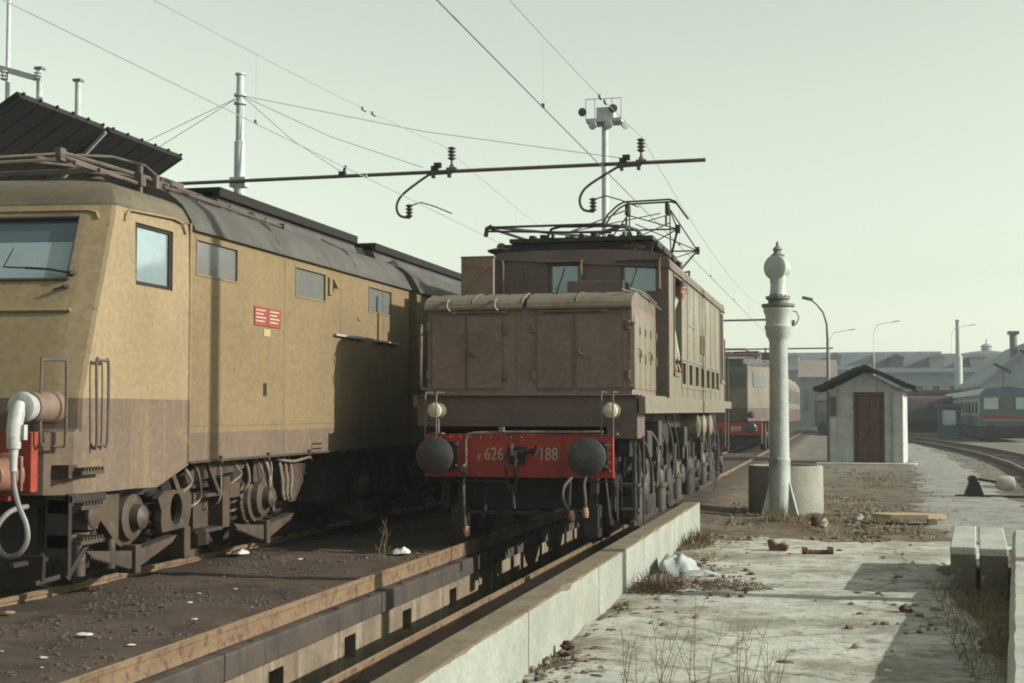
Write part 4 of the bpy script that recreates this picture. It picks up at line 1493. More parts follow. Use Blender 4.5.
q.tube([(hx + .04, 9.98, 1.45), (hx + .04, 9.98, 1.38), (hx + .04, 9.98, 1.27)], [.04, .033, .03], 10)
jp = q.build("jumper_plug", lampwhite, le)
q = MB()
pts = [(hx + .04, 9.98, 1.30), (hx + .05, 9.98, 1.15), (hx + .10, 9.97, 1.0), (hx + .17, 9.97, .85), (hx + .18, 9.97, .72), (hx + .11, 9.97, .62), (hx + .0, 9.97, .60), (hx - .09, 9.98, .68), (hx - .11, 10.0, .82), (hx - .06, 10.1, .94), (hx - .04, 10.35, .97)]
sm_ = []
for i in range(len(pts) - 1):
    p0, p1, p2, p3 = [Vector(pts[min(max(k, 0), len(pts) - 1)]) for k in (i - 1, i, i + 1, i + 2)]
    for k in range(5):
        t = k / 5
        sm_.append(.5 * ((2 * p1) + (p2 - p0) * t + (2 * p0 - 5 * p1 + 4 * p2 - p3) * t * t + (3 * p1 - p0 - 3 * p2 + p3) * t ** 3))
q.tube(sm_, .022, 8)
q.build("jumper_cable", M("grey_cable", (.22, .21, .19), (.16, .15, .14), .55, 6, bump=.05), jp)
# hand rails
for pts in ([(D + 1.33, 10.42, 1.52), (D + 1.33, 10.33, 1.50), (D + 1.33, 10.33, 2.12), (D + 1.34, 10.34, 2.17), (D + 1.44, 10.50, 2.17), (D + 1.45, 10.51, 2.12), (D + 1.45, 10.51, 1.52), (D + 1.43, 10.5, 1.46), (D + 1.38, 10.44, 1.46)],
            [(D + 1.5, 10.82, 1.47), (D + 1.56, 10.82, 1.47), (D + 1.56, 10.80, 2.14), (D + 1.56, 10.84, 2.18), (D + 1.56, 10.96, 2.18), (D + 1.56, 11.0, 2.14), (D + 1.56, 11.0, 1.5), (D + 1.54, 10.97, 1.46), (D + 1.5, 10.9, 1.46)]):
    q = MB()
    q.tube(spl(pts, 4), .013, 7)
    q.build("handrail", pipe, le)
q = MB()                                              # plough bracket and three foot steps at the corner
q.box(D + 1.28, D + 1.5, 10.50, 10.55, .35, 1.05)
q.box(D + 1.46, D + 1.5, 10.50, 11.1, .98, 1.06)
q.bar((D + 1.3, 10.5, .52), (D + 1.30, 10.0, .52), .04, .04)
q.prism([(D + .7, 10.15, .55), (D + 1.45, 10.2, .58), (D + 1.38, 10.3, .33), (D + .75, 10.22, .30)], (0, .05, 0))
q.bar((D + 1.35, 10.24, .35), (D + 1.42, 10.5, .38), .04, .04)
q.bar((D + 1.48, 10.5, .36), (D + 1.48, 10.95, .72), .03, .05)
q.build("step_bracket", grime, le, bevel=.006)
for z in (1.25, .96, .67):
    q = MB()
    q.box(D + 1.35, D + 1.58, 10.56, 10.92, z - .035, z)
    for k in range(7):
        q.box(D + 1.36, D + 1.59, 10.58 + k * .05, 10.60 + k * .05, z, z + .025)
    q.box(D + 1.3, D + 1.49, 10.5, 10.64, z - .06, z + .05)
    q.build("step", grime_pale, le)

# bogie
q = MB()
q.box(D - 1.25, D + 1.2, 10.7, 30.3, .95, 1.26)
q.box(D - .9, D + .9, 11.0, 30.0, .45, .98)
q.box(D - 1.35, D + 1.35, 16.6, 30, .6, 1.25)
q.build("underframe", black, le)  # dark filler mass added to keep light from passing under the body
ax = [11.84, 14.85, 18.1, 20.9, 24.2, 27.2]
for y in ax:
    for sg_ in (-1, 1):
        q = MB()
        q.lathe((D + sg_ * .76, y, .775), (sg_, 0, 0), [(.66, -.06), (.66, -.035), (.627, -.03), (.62, .07), (.56, .075), (.55, .04), (.22, .04), (.18, .08)], 36)
        q.build("wheel", grime, le)
for n_, y in enumerate(ax):
    q = MB()
    q.lathe((D + 1.08, y, .775), (1, 0, 0), [(.30, 0), (.32, .03), (.32, .13), (.29, .15), (.28, .20), (.22, .21), (.21, .28), (.12, .30), (.11, .38), (.07, .40), (.03, .42)], 26)
    q.rivets([(D + 1.215, y + .30 * math.cos(t), .775 + .30 * math.sin(t)) for t in [k * math.pi / 6 for k in range(12)]], (1, 0, 0), .03)
    q.box(D + 1.0, D + 1.2, y - .14, y + .14, .3, .5)
    bx_ = q.build("axle_box", grime_pale, le)
    q = MB()
    q.prism([(D + 1.26, y - .85, .54), (D + 1.26, y - .75, .48), (D + 1.26, y - .1, .31), (D + 1.26, y + .1, .31), (D + 1.26, y + .75, .48), (D + 1.26, y + .85, .54), (D + 1.26, y + .1, .47), (D + 1.26, y - .1, .47)], (.12, 0, 0))
    for k in range(14):
        for sg_ in (-1, 1):
            zz = .332 + k * .0125
            q.box(D + 1.265, D + 1.375, y + sg_ * (.10 + k * .05) - .012, y + sg_ * (.10 + k * .05) + .012, zz - .03, zz + .01)
    q.box(D + 1.24, D + 1.42, y - .05, y + .05, .26, .52)
    q.build("leaf_spring", grime_pale, bx_, bevel=.005)
    for sg_ in (-1, 1):
        q = MB()
        yy = y + sg_ * .62
        pts = []
        for k in range(60):
            t = k / 59
            pts.append((D + 1.2 + .085 * math.cos(t * 30), yy + .085 * math.sin(t * 30), .5 + .42 * t))
        q.tube(pts, .02, 5)
        q.cyl((D + 1.2, yy, .46), (D + 1.2, yy, .50), .11)
        q.cyl((D + 1.2, yy, .92), (D + 1.2, yy, .97), .11)
        q.build("coil_spring", grime, bx_)
random.seed(5)
q = MB()                                              # bogie side frame with a round hole
def plate_hole(mb, poly, hc, hr, x0, t):
    n = 20
    circ = [(hc[0] + hr * .8 * math.cos(2 * math.pi * k / n), hc[1] + hr * math.sin(2 * math.pi * k / n)) for k in range(n)]
    def ray_hit(a):
        best = None
        dx, dy = math.cos(a), math.sin(a)
        for i in range(len(poly)):
            (xa, ya), (xb, yb) = poly[i], poly[(i + 1) % len(poly)]
            ex, ey = xb - xa, yb - ya
            den = dx * ey - dy * ex
            if abs(den) < 1e-9:
                continue
            tt = ((xa - hc[0]) * ey - (ya - hc[1]) * ex) / den
            uu = ((xa - hc[0]) * dy - (ya - hc[1]) * dx) / den
            if tt > 0 and -1e-6 <= uu <= 1 + 1e-6 and (best is None or tt < best):
                best = tt
        return (hc[0] + dx * best, hc[1] + dy * best)
    out = [ray_hit(2 * math.pi * k / n) for k in range(n)]
    for k in range(n):
        k2 = (k + 1) % n
        for X in (x0, x0 + t):
            mb.quad((X, *circ[k]), (X, *circ[k2]), (X, *out[k2]), (X, *out[k]))
        mb.quad((x0, *circ[k]), (x0, *circ[k2]), (x0 + t, *circ[k2]), (x0 + t, *circ[k]))
        mb.quad((x0, *out[k]), (x0, *out[k2]), (x0 + t, *out[k2]), (x0 + t, *out[k]))
for off in (0, 9.3):
    q = MB()
    plate_hole(q, [(12.35 + off, .58), (12.95 + off, .60), (13.0 + off, .75), (13.02 + off, .98), (12.25 + off, .98), (12.38 + off, .80)], (12.68 + off, .79), .155, D + 1.30, .07)
    q.build("bogie_frame", grime_pale, le, bevel=.008)
    q = MB()
    q.box(D + 1.2, D + 1.37, 13.06 + off, 13.12 + off, .56, .92)
    q.box(D + 1.2, D + 1.37, 13.12 + off, 13.75 + off, .50, .54)
    q.box(D + 1.2, D + 1.37, 13.12 + off, 13.75 + off, .86, .90)
    q.box(D + 1.12, D + 1.37, 13.75 + off, 13.92 + off, .52, 1.05)
    q.box(D + 1.0, D + 1.2, 13.1 + off, 13.75 + off, .5, .9)
    q.box(D + 1.25, D + 1.36, 13.95 + off, 14.2 + off, .82, .98)
    q.box(D + 1.2, D + 1.38, 12.85 + off, 12.98 + off, .30, .60)
    q.box(D + 1.2, D + 1.38, 13.15 + off, 13.4 + off, .38, .50)
    q.box(D + 1.2, D + 1.36, 12.9 + off, 13.2 + off, .28, .36)
    q.build("axle_guide", grime_pale, le, bevel=.008)
    q = MB()
    q.prism([(D + 1.28, 12.9 + off, 1.02), (D + 1.28, 14.3 + off, 1.12), (D + 1.28, 14.35 + off, 1.17), (D + 1.28, 13.9 + off, 1.22), (D + 1.28, 13.2 + off, 1.2), (D + 1.28, 12.9 + off, 1.1)], (.07, 0, 0))
    q.bar((D + 1.33, 13.35 + off, 1.25), (D + 1.36, 13.6 + off, .9), .09, .05)
    q.bar((D + 1.33, 12.55 + off, 1.25), (D + 1.36, 12.7 + off, .98), .06, .06)
    q.bar((D + 1.33, 15.0 + off, 1.22), (D + 1.36, 15.1 + off, .6), .05, .05)
    q.box(D + 1.2, D + 1.34, 14.6 + off, 14.9 + off, .95, 1.2)
    q.build("hanger", grime_pale, le, bevel=.008)
    q = MB()
    q.prism([(D + 1.25, 15.3 + off, 1.12), (D + 1.25, 16.0 + off, 1.12), (D + 1.25, 16.0 + off, .9), (D + 1.25, 15.75 + off, .68), (D + 1.25, 15.55 + off, .68), (D + 1.25, 15.3 + off, .9)], (.12, 0, 0))
    q.build("sandbox", grime_pale, le, bevel=.008)
    q = MB()
    q.prism([(D + 1.30, 11.15 + off, 1.02), (D + 1.30, 11.50 + off, 1.02), (D + 1.30, 11.50 + off, .62), (D + 1.30, 11.40 + off, .62), (D + 1.30, 11.15 + off, .82)], (.1, 0, 0))
    q.cyl((D + 1.35, 11.45 + off, .62), (D + 1.35, 11.45 + off, .34), .045)
    q.build("sandbox", grime_pale, le, bevel=.008)
    q = MB()
    q.box(D + 1.2, D + 1.4, 10.98 + off, 11.15 + off, .72, .98)
    q.lathe((D + 1.36, 11.07 + off, .84), (1, 0, 0), [(.11, 0), (.11, .05), (.05, .07)], 14)
    q.cyl((D + 1.3, 11.0 + off, .7), (D + 1.3, 11.0 + off, .32), .06)
    q.build("damper", grime_pale, le, bevel=.008)
dustypipe = M("dusty_pipe", (.24, .19, .145), (.16, .13, .10), .6, 5, bump=.1)
for k in range(9):
    q = MB()
    y = rnd(12.3, 16.1)
    z0 = rnd(.75, 1.0)
    q.tube(spl([(D + 1.3, y, 1.25), (D + 1.38, y + rnd(-.03, .03), 1.14), (D + 1.40, y + rnd(-.06, .08), z0 + .08), (D + 1.34, y + rnd(-.12, .12), z0 - .02), (D + 1.25, y + rnd(-.1, .1), z0 - .05)]), rnd(.010, .018), 6)
    q.build("air_pipe", dustypipe, le)
for k in range(3):
    q = MB()
    q.tube(spl([(D + 1.36, 15.25 + k * .16, 1.22), (D + 1.42, 15.22 + k * .15, .98), (D + 1.42, 15.24 + k * .12, .80), (D + 1.40, 15.34 + k * .1, .72), (D + 1.36, 15.42 + k * .1, .80), (D + 1.3, 15.40 + k * .1, .9)]), .017, 7)
    q.build("air_pipe", dustypipe, le)
q = MB()
q.tube(spl([(D + 1.40, 15.1, 1.2), (D + 1.44, 15.5, 1.16), (D + 1.44, 16.0, 1.19), (D + 1.40, 16.2, 1.14)]), .016, 6)
q.build("air_pipe", dustypipe, le)

# front pantograph, folded, on the cab roof
q = MB()
for y in (11.9, 13.5):
    for x in (D - .9, D + .9):
        q.lathe((x, y, 3.88), (0, 0, 1), [(.07, 0), (.05, .03), (.09, .05), (.05, .08), (.09, .1), (.04, .13)], 12)
    q.bar((D - .95, y, 4.02), (D + .95, y, 4.02), .04, .04)
for x in (D - .9, D + .9):
    q.bar((x, 11.5, 4.03), (x, 13.8, 4.03), .035, .035)
q.box(D + .55, D + .95, 13.1, 13.6, 3.9, 4.16)
pg2 = q.build("pantograph", pipe, le)
q = MB()
q.tube([(D - 1.0, 10.95, 3.96), (D + .1, 11.2, 4.05), (D + .55, 11.84, 4.19)], .014, 8)
q.tube([(D + .55, 11.84, 4.20), (D + .75, 12.3, 4.15), (D + 1.0, 12.75, 4.08)], .024, 8)
q.tube([(D + .55, 11.84, 4.17), (D + .78, 12.25, 4.08), (D + 1.0, 12.5, 3.99)], .022, 8)
q.tube([(D + .40, 11.6, 4.08), (D + .75, 12.25, 4.10)], .014, 8)
q.tube([(D + .5, 12.2, 4.24), (D + .55, 12.8, 4.33), (D + .6, 13.4, 4.34), (D + .72, 13.55, 4.2), (D + .85, 13.6, 4.06)], .015, 8)
q.tube([(D + .2, 12.0, 4.20), (D + .9, 13.2, 4.12), (D + .95, 13.9, 4.10)], .014, 8)
q.tube([(D - 1.0, 12.1, 4.08), (D + .55, 12.5, 4.16)], .012, 6)
q.tube([(D + .15, 11.1, 3.98), (D + .55, 11.84, 4.14)], .016, 6)
for x, y, z in ((D + .55, 11.84, 4.19), (D + .98, 12.6, 4.05), (D + 1.0, 12.9, 4.02), (D + .9, 13.3, 4.1)):
    q.box(x - .035, x + .035, y - .05, y + .05, z - .07, z + .05)
q.cyl((D + .98, 12.6, 3.88), (D + .98, 12.6, 4.18), .025)
q.cyl((D + 1.05, 12.8, 3.88), (D + 1.05, 12.8, 4.12), .03)
q.build("pantograph_arm", M("dull_rod", (.13, .098, .078), (.08, .064, .053), .55, 5, bump=.05), pg2)
q = MB()
q.lathe((D - .9, 11.3, 4.0), (.95, .3, 0), [(.02, 0), (.07, .03), (.075, .85), (.03, .9)], 14)
q.build("air_cylinder", lampwhite, pg2)

# ------------------------------------------------------------------ overhead line
def mast_arm(name, y, xm, xl, xr, zt, label, grp, detail=True, za=6.47):
    t = thing(name, (xm, y, .05), label, "catenary mast", grp)
    q = MB()
    q.tube([(xm, y, 0), (xm, y, zt - 1.4), (xm, y, zt - 1.38), (xm, y, zt)], [.13, .112, .085, .078], 16)
    q.box(xm - .17, xm + .17, y - .12, y + .12, za - .1, za + .1)
    q.cyl((xm, y, zt), (xm, y, zt + .03), .11)
    for z in (zt - .62, zt - .45):
        q.cyl((xm, y, z), (xm, y, z + .05), .13)
    q.build("pole", galv if detail else steel, t)
    q = MB()
    q.tube([(xl, y - .14, za), (xr, y - .14, za + .05)], .038 if detail else .05, 8)
    q.build("cross_arm", pipe, t)
    return t

m1 = mast_arm("catenary_mast", 26.7, -12.1, -14.4, -2.49, 8.72, "tall pale catenary mast behind the ochre locomotive carrying the long cross arm over both tracks", "catenary masts")
for xc, xb in ((-7.5, -8.58), (-3.72, -4.86)):
    q = MB()
    y = 26.56
    q.tube(spl([(xc - .0, y, 6.47), (xc - .40, y, 6.455), (xc - .55, y, 6.40), (xb + .12, y, 6.12), (xb - .03, y, 5.95), (xb - .06, y, 5.78), (xb + .02, y, 5.64), (xb + .22, y, 5.60)]), .026, 8)
    for x in (xc - .38, xc - .05):
        q.box(x - .03, x + .03, y - .05, y + .05, 6.38, 6.54)
    bk = q.build("bracket_arm", pipe, m1)
    q = MB()
    insulator(q, (xb + .20, y, 5.60), .27, .075, 4)
    q.build("insulator", insul, bk)
    q = MB()
    q.tube([(xb + .22, y, 5.84), (xb + .45, y, 5.90), (xb + .75, y - .05, 5.80), (xb + 1.1, y - .05, 5.65)], .014, 6)
    q.build("steady_arm", steel, bk)
    q = MB()
    q.box(xc - .1, xc + .1, y - .06, y + .06, 6.52, 6.57)
    q.cyl((xc, y, 6.52), (xc, y, 6.75), .025)
    q.cyl((xc - .06, y, 6.55), (xc, y, 6.68), .012)
    q.cyl((xc + .06, y, 6.55), (xc, y, 6.68), .012)
    insulator(q, (xc, y, 6.72), .27, .085, 4)
    q.build("insulator", insul, m1)
    q = MB()
    q.box(xc - .42, xc - .28, y - .05, y + .05, 6.52, 6.62)
    q.box(xc - .36, xc - .22, y - .05, y + .05, 6.58, 6.68)
    q.build("wire_clamp", black, m1)
q = MB()
q.box(-9.86, -9.72, 26.5, 26.6, 6.50, 6.58)
q.cyl((-9.79, 26.55, 6.5), (-9.72, 26.55, 6.7), .03)
q.build("wire_clamp", black, m1)
q = MB()
for p1 in ((-8.1, 26.55, 6.60), (-4.1, 26.55, 6.62), (-9.79, 26.55, 6.56)):
    p0 = (-12.05, 26.68, 8.28)
    q.tube([p0, tuple((p0[i] + p1[i]) / 2 - (.12 if i == 2 else 0) for i in range(3)), p1], .007, 5)
for p1 in ((-14.4, 26.7, 7.35), (-14.1, 26.7, 7.2)):
    q.tube([(-12.15, 26.7, 8.25), p1], .007, 5)
    q.tube([p1, (p1[0] - 1.5, 26.7, p1[2] - .72)], .007, 5)
q.build("stay_wire", wirem, m1)

def sag(y0, y1, z0, zmid, y, x):
    t = (y - y0) / (y1 - y0)
    return (x, y, z0 - (z0 - zmid) * 4 * t * (1 - t))

for xc, nm, zc in ((-3.72, "brown", 5.66), (-7.7, "ochre", 5.64)):
    q = MB()
    q.tube([(xc, y, zc) for y in (-2, 5, 10, 15, 20, 26.7, 35, 50, 70, 115)], .0075, 5)
    for y in (9.5, 17.5, 22, 33, 41, 50):
        q.box(xc - .02, xc + .02, y - .02, y + .02, zc, zc + .05)
    tag(q.build("contact_wire", steel if xc > -5 else wirem), "contact wire strung straight over the %s locomotive's track" % nm, "overhead wire", "overhead line wires")
    q = MB()
    pts = []
    for (a, b) in ((-18.3, 26.7), (26.7, 71.7), (71.7, 116.7)):
        for k in range(16):
            y = a + (b - a) * k / 16
            if y >= -2:
                pts.append(sag(a, b, 7.03, 6.35, y, xc))
    q.tube(pts, .0055, 5)
    for y in (9.5, 17.5, 33, 41, 50, 58):
        a = 26.7 if y > 26.7 else -18.3
        z = sag(a, a + 45, 7.03, 6.35, y, xc)[2]
        q.tube([(xc, y, zc + .03), (xc, y, z)], .0025, 4)
    for y in (13.8, 21.9, 22.4):
        z = sag(-18.3, 26.7, 7.03, 6.35, y, xc)[2]
        q.box(xc - .02, xc + .02, y - .1, y + .1, z - .03, z + .02)
    tag(q.build("catenary_wire", wirem), "sagging catenary wire above the contact wire over the %s locomotive's track" % nm, "overhead wire", "overhead line wires")
m2 = mast_arm("catenary_mast", 71.7, -12.1, -13, -3.6, 8.0, "catenary mast and thin cross arm just behind the brown locomotive's rear end", "catenary masts", False, 6.3)
m3 = mast_arm("catenary_mast", 96, -12.1, -13, -.6, 8.0, "farthest thin catenary arm with a small hanging box, seen left of the water column", "catenary masts", False, 5.9)
q = MB()
q.box(-5.3, -4.8, 95.8, 96.0, 5.2, 5.7)
q.box(-5.1, -5.0, 95.8, 95.9, 5.6, 6.0)
q.build("hanging_box", black, m3)
# mast of the near span on the right, whose thin shadow crosses the yard and the ochre locomotive
mast = thing("catenary_mast", (3.3, 13.4, 0), "catenary mast just outside the right edge of the yard", "catenary mast", "catenary masts")
q = MB()
q.tube([(3.3, 13.4, 0), (3.3, 13.4, 9.2)], [.14, .10], 14)
q.build("pole", galv, mast)

# floodlight tower far behind
ft = thing("floodlight_tower", (-9.99, 60, 0), "tall slim floodlight tower with round lamps on a platform behind the locomotive", "floodlight")
q = MB()
q.tube([(-9.99, 60, 0), (-9.99, 60, 14.4)], [.2, .14], 12)
q.build("pole", galv, ft)
q = MB()
q.box(-10.75, -9.2, 59.5, 60.5, 14.3, 14.45)
q.box(-10.3, -9.55, 59.6, 60.4, 14.45, 14.95)
for x in (-10.75, -10.35, -9.6, -9.2):
    q.bar((x, 59.5, 14.4), (x, 59.5, 15.3), .03, .03)
q.bar((-10.75, 59.5, 15.3), (-9.2, 59.5, 15.3), .03, .03)
q.bar((-9.99, 59.9, 14.3), (-10.6, 59.9, 14.3), .1, .3)
q.build("platform", galv, ft)
for x, z, dx, dy in ((-10.9, 14.75, -.25, -1), (-9.55, 14.85, .2, -1), (-10.45, 14.15, -.3, -.8), (-9.75, 14.15, 0, -.8), (-9.0, 14.1, .5, -.7)):
    q = MB()
    q.lathe((x, 59.5, z), (dx, dy, -.2), [(.06, -.3), (.14, -.15), (.19, 0), (.19, .03), (.17, .04)], 16)
    q.build("floodlight", black if z > 14.5 else galv, ft)

sl_ = thing("street_lamp", (-.75, 75, 0), "curved street lamp rising behind the small hut", "street lamp", "street lamps")
q = MB()
q.tube([(-.75, 75, 0), (-.75, 75, 5.6), (-.78, 75, 6.3), (-.95, 75, 6.9), (-1.3, 75, 7.35), (-1.6, 75, 7.6)], [.08, .065, .055, .05, .04, .04], 10)
q.build("pole", pipe, sl_)
q = MB()
q.obox((-1.75, 75, 7.65), (.28, 0, -.07), (0, .14, 0), (.02, 0, .08))
q.build("lamp_head", steel, sl_, bevel=.03)
farwhite = M('haze_faded_white', (.85, .88, .86), (.75, .78, .76), .6, 3, bump=0)  # haze painted in as near-white colour, so far lamps fade into the sky
for (x, y, h), lb in zip(((-1.3, 150, 10.2), (3.2, 150, 11.0), (12.0, 165, 11.4)),
                         ("thin distant street lamp seen left above the hut roof", "thin distant street lamp seen right above the hut roof", "distant street lamp in front of the long far building")):
    t = thing("street_lamp", (x, y, 0), lb, "street lamp", "street lamps")
    q = MB()
    q.tube([(x, y, 0), (x, y, h - 1), (x + .4, y, h - .3), (x + 2.0, y, h)], .03, 8)
    q.build("pole", farwhite, t)
    q = MB()
    q.obox((x + 2.3, y, h + .03), (.32, 0, .04), (0, .12, 0), (0, 0, .05))
    q.build("lamp_head", farwhite, t)

# dark canopy behind the ochre locomotive
cn = thing("shed_canopy", (-14, 23, 0), "black tarred canopy roof in two panels rising behind the ochre locomotive", "canopy")
for y0, y1 in ((20.15, 22.88), (23.05, 25.95)):
    q = MB()
    dn = Vector((-.855, 0, -.52))
    a = Vector((-13.0, y0, 6.86))
    q.prism([a, a + Vector((0, y1 - y0, 0)), a + Vector((0, y1 - y0, 0)) + dn * 3.6, a + dn * 3.6], (-.06, 0, .1))
    for k in range(6):
        p = a + Vector((0, .1 + (y1 - y0 - .2) * k / 5, 0))
        q.bar(p - Vector((0, 0, .01)), p + dn * 3.5 - Vector((0, 0, .01)), .03, .015)
        q.box(p.x - .015, p.x + .025, p.y - .02, p.y + .02, p.z + .05, p.z + .10)
    q.build("roof_panel", canopym, cn)
q = MB()
for y in (19.2, 22.95, 25.8):
    q.bar((-15.4, y, 0), (-15.4, y, 5.4), .14, .14)
q.bar((-13.05, 22.97, 6.84), (-15.4, 22.97, 4.6), .05, .05)
q.bar((-15.4, 19.1, 5.3), (-15.4, 25.9, 5.3), .1, .15)
q.build("post", lampwhite, cn)
for (x, y, h), lb in zip(((-18.83, 30, 10.0), (-17.79, 30, 9.65)), ("left of two pale vent pipes above the black canopy", "right of two pale vent pipes above the black canopy")):
    t = thing("vent_pipe", (x, y, 0), lb, "vent pipe", "vent pipes behind the canopy")
    q = MB()
    q.cyl((x, y, 0), (x, y, h), .075)
    q.build("pipe", castwhite, t)
    q = MB()
    q.box(x - .10, x + .10, y - .1, y + .1, h, h + .06)
    q.build("cap", steel, t)
t = thing("signal_mast", (-19.7, 30, 0), "thin pale mast with cross arm at the far left edge", "mast")
q = MB()
q.tube([(-19.7, 30, 0), (-19.7, 30, 14)], [.07, .05], 10)
q.build("pole", galv, t)
q = MB()
q.bar((-20.4, 30, 10.25), (-18.65, 29.8, 9.7), .10, .14)
insulator(q, (-19.7, 29.85, 9.75), .25, .10, 3)
insulator(q, (-18.75, 29.8, 9.7), .2, .10, 3)
q.build("cross_arm", galv, t)

# ------------------------------------------------------------------ water column, tub, hut
wc = thing("water_crane", (-1.035, 23.7, 0), "tall white cast iron water column with ball joint and finial, beside the pit track", "water column")
X, Y = -1.035, 23.7
q = MB()
q.lathe((X, Y, 0), (0, 0, 1), [(.22, -.05), (.22, .03), (.19, .04), (.185, .35), (.178, .6), (.172, .9), (.178, .92), (.178, .96), (.162, .97), (.150, 2.9), (.16, 2.92), (.165, 2.95), (.205, 3.0), (.21, 3.10), (.225, 3.12), (.225, 3.17), (.205, 3.19), (.212, 3.34), (.24, 3.40), (.245, 3.47)], 32)
col_ = q.build("column", castwhite, wc)
q = MB()
q.lathe((X, Y, 3.47), (0, 0, 1), [(.255, 0), (.275, .02), (.275, .06), (.165, .07), (.165, .13), (.2, .14), (.2, .18), (.15, .19), (.14, .22)], 32)
q.rivets([(X + .185 * math.cos(k * .785), Y + .185 * math.sin(k * .785), 3.65) for k in range(8)], (0, 0, 1), .03)
q.build("flange", M("dark_iron_flange", (.19, .185, .17), (.13, .125, .115), .5, 4, bump=.1), wc)
q = MB()
q.lathe((X, Y, 3.68), (0, 0, 1), [(.14, 0), (.125, .1), (.125, .2), (.14, .32), (.13, .5), (.10, .6), (.08, .66)], 28)
ax_ = Vector((-.45, -.85, 0)).normalized()
q.lathe(Vector((X, Y, 4.14)) - ax_ * .16, tuple(ax_), [(.12, -.04), (.16, 0), (.18, .05), (.19, .20), (.21, .21), (.21, .26), (.195, .275), (.13, .30), (.06, .31)], 28)
q.build("ball_joint", castwhite, wc)
q = MB()
q.lathe((X, Y, 4.32), (0, 0, 1), [(.10, 0), (.12, .03), (.075, .06), (.06, .10), (.085, .12), (.07, .15), (.025, .19), (.03, .22), (.008, .27)], 18)
q.build("finial", M("grey_finial", (.27, .27, .25), (.2, .2, .19), .5, 5), wc)
q = MB()
q.tube([(X + .21 + .0, Y, 3.42), (X + .30, Y, 3.40), (X + .34, Y, 3.3), (X + .30, Y, 3.2), (X + .23, Y, 3.18)], .012, 6)
q.cyl((X + .25, Y, 3.16), (X + .25, Y, 3.26), .03)
q.cyl((X - .06, Y - .2, .93), (X - .06, Y - .26, .93), .05)
q.build("chain_hook", steel, wc)
for a_ in (25, 155, 205, 335):
    q = MB()
    d = Vector((math.cos(R(a_)), math.sin(R(a_)), 0))
    sd = Vector((-d.y, d.x, 0)) * .015
    b0 = Vector((X, Y, 0))
    q.prism([b0 + d * .16 - sd, b0 + d * .34 - sd, b0 + d * .325 + Vector((0, 0, .06)) - sd, b0 + d * .165 + Vector((0, 0, .64)) - sd], sd * 2)
    q.build("base_fin", castwhite, wc)
tb = MB()
tb.lathe((-.98, 24.75, 0), (0, 0, 1), [(.63, -.05), (.64, .1), (.635, .78), (.62, .815), (.54, .815), (.53, .3), (.0, .28)], 40)
tag(tb.build("concrete_tub", tubm), "round concrete tub standing right behind the white water column", "tub")

HO = Vector((-.52, 48.3, 0))
hth = R(-5.5)
hx_, hy_ = Vector((math.cos(hth), math.sin(hth), 0)), Vector((-math.sin(hth), math.cos(hth), 0))
hp = lambda u, v, z: tuple(HO + hx_ * u + hy_ * v + Vector((0, 0, z)))
ht = thing("small_hut", tuple(HO + hx_ * 1.22 + hy_ * 1.3), "small whitewashed hut with peeling plaster, dark red door and sagging tiled roof", "hut")
HWd, HD = 2.46, 2.6
q = MB()
q.holed(0, HWd, -.1, 2.38, [(.93, 1.80, 0, 2.30)], lambda u, v, d: hp(u, d, v), .12)
q.quad(hp(0, 0, 2.38), hp(HWd, 0, 2.38), hp(HWd / 2 + .02, 0, 3.04))
q.quad(hp(0, HD, -.1), hp(HWd, HD, -.1), hp(HWd, HD, 2.38), hp(HWd / 2, HD, 3.04), hp(0, HD, 2.38))
q.quad(hp(0, 0, -.1), hp(0, HD, -.1), hp(0, HD, 2.38), hp(0, 0, 2.38))
q.quad(hp(HWd, 0, -.1), hp(HWd, HD, -.1), hp(HWd, HD, 2.38), hp(HWd, 0, 2.38))
q.build("wall", plaster, ht)
q = MB()
for u0, u1 in ((2.06, 2.10),):
    q.obox(Vector(hp(2.04, -.02, 1.15)), hx_ * .02, hy_ * .02, Vector((0, 0, 1.2)))
q.obox(Vector(hp(2.30, -.03, 1.2)), hx_ * .17, hy_ * .05, Vector((0, 0, 1.2)))
q.build("corner_pier", plaster, ht, bevel=.02)
q = MB()
q.obox(Vector(hp(.03, -.03, 1.2)), hx_ * .035, hy_ * .03, Vector((0, 0, 1.2)))
q.obox(Vector(hp(.2, -.02, 1.9)), hx_ * .09, hy_ * .02, Vector((0, 0, .33)))
q.build("drain_pipe", pipe, ht)
q = MB()
for u0, u1 in ((.935, 1.36), (1.37, 1.795)):
    q.obox(Vector(hp((u0 + u1) / 2, .10, 1.15)), hx_ * ((u1 - u0) / 2), hy_ * .02, Vector((0, 0, 1.145)))
    for z0, z1 in ((.12, .55), (.65, 1.35), (1.45, 2.15)):
        q.obox(Vector(hp((u0 + u1) / 2, .075, (z0 + z1) / 2)), hx_ * ((u1 - u0) / 2 - .07), hy_ * .02, Vector((0, 0, (z1 - z0) / 2)))
dr = q.build("door", doorred, ht, bevel=.012)
q = MB()
for u in (.90, 1.83):
    q.obox(Vector(hp(u, -.012, 1.16)), hx_ * .035, hy_ * .02, Vector((0, 0, 1.16)))
q.obox(Vector(hp(1.365, -.012, 2.345)), hx_ * .50, hy_ * .02, Vector((0, 0, .035)))
q.build("door_frame", M("dark_door_frame", (.09, .05, .04), (.06, .036, .03), .7, 5, bump=.1), ht)
q = MB()
for z in (.35, 1.05, 1.9):
    for u in (.95, 1.78):
        q.obox(Vector(hp(u, .065, z)), hx_ * .02, hy_ * .02, Vector((0, 0, .06)))
q.build("hinge", black, dr)
q = MB()
q.obox(Vector(hp(1.34, .06, 1.05)), hx_ * .02, hy_ * .02, Vector((0, 0, .07)))
q.build("handle", black, dr)
random.seed(3)
q = MB()
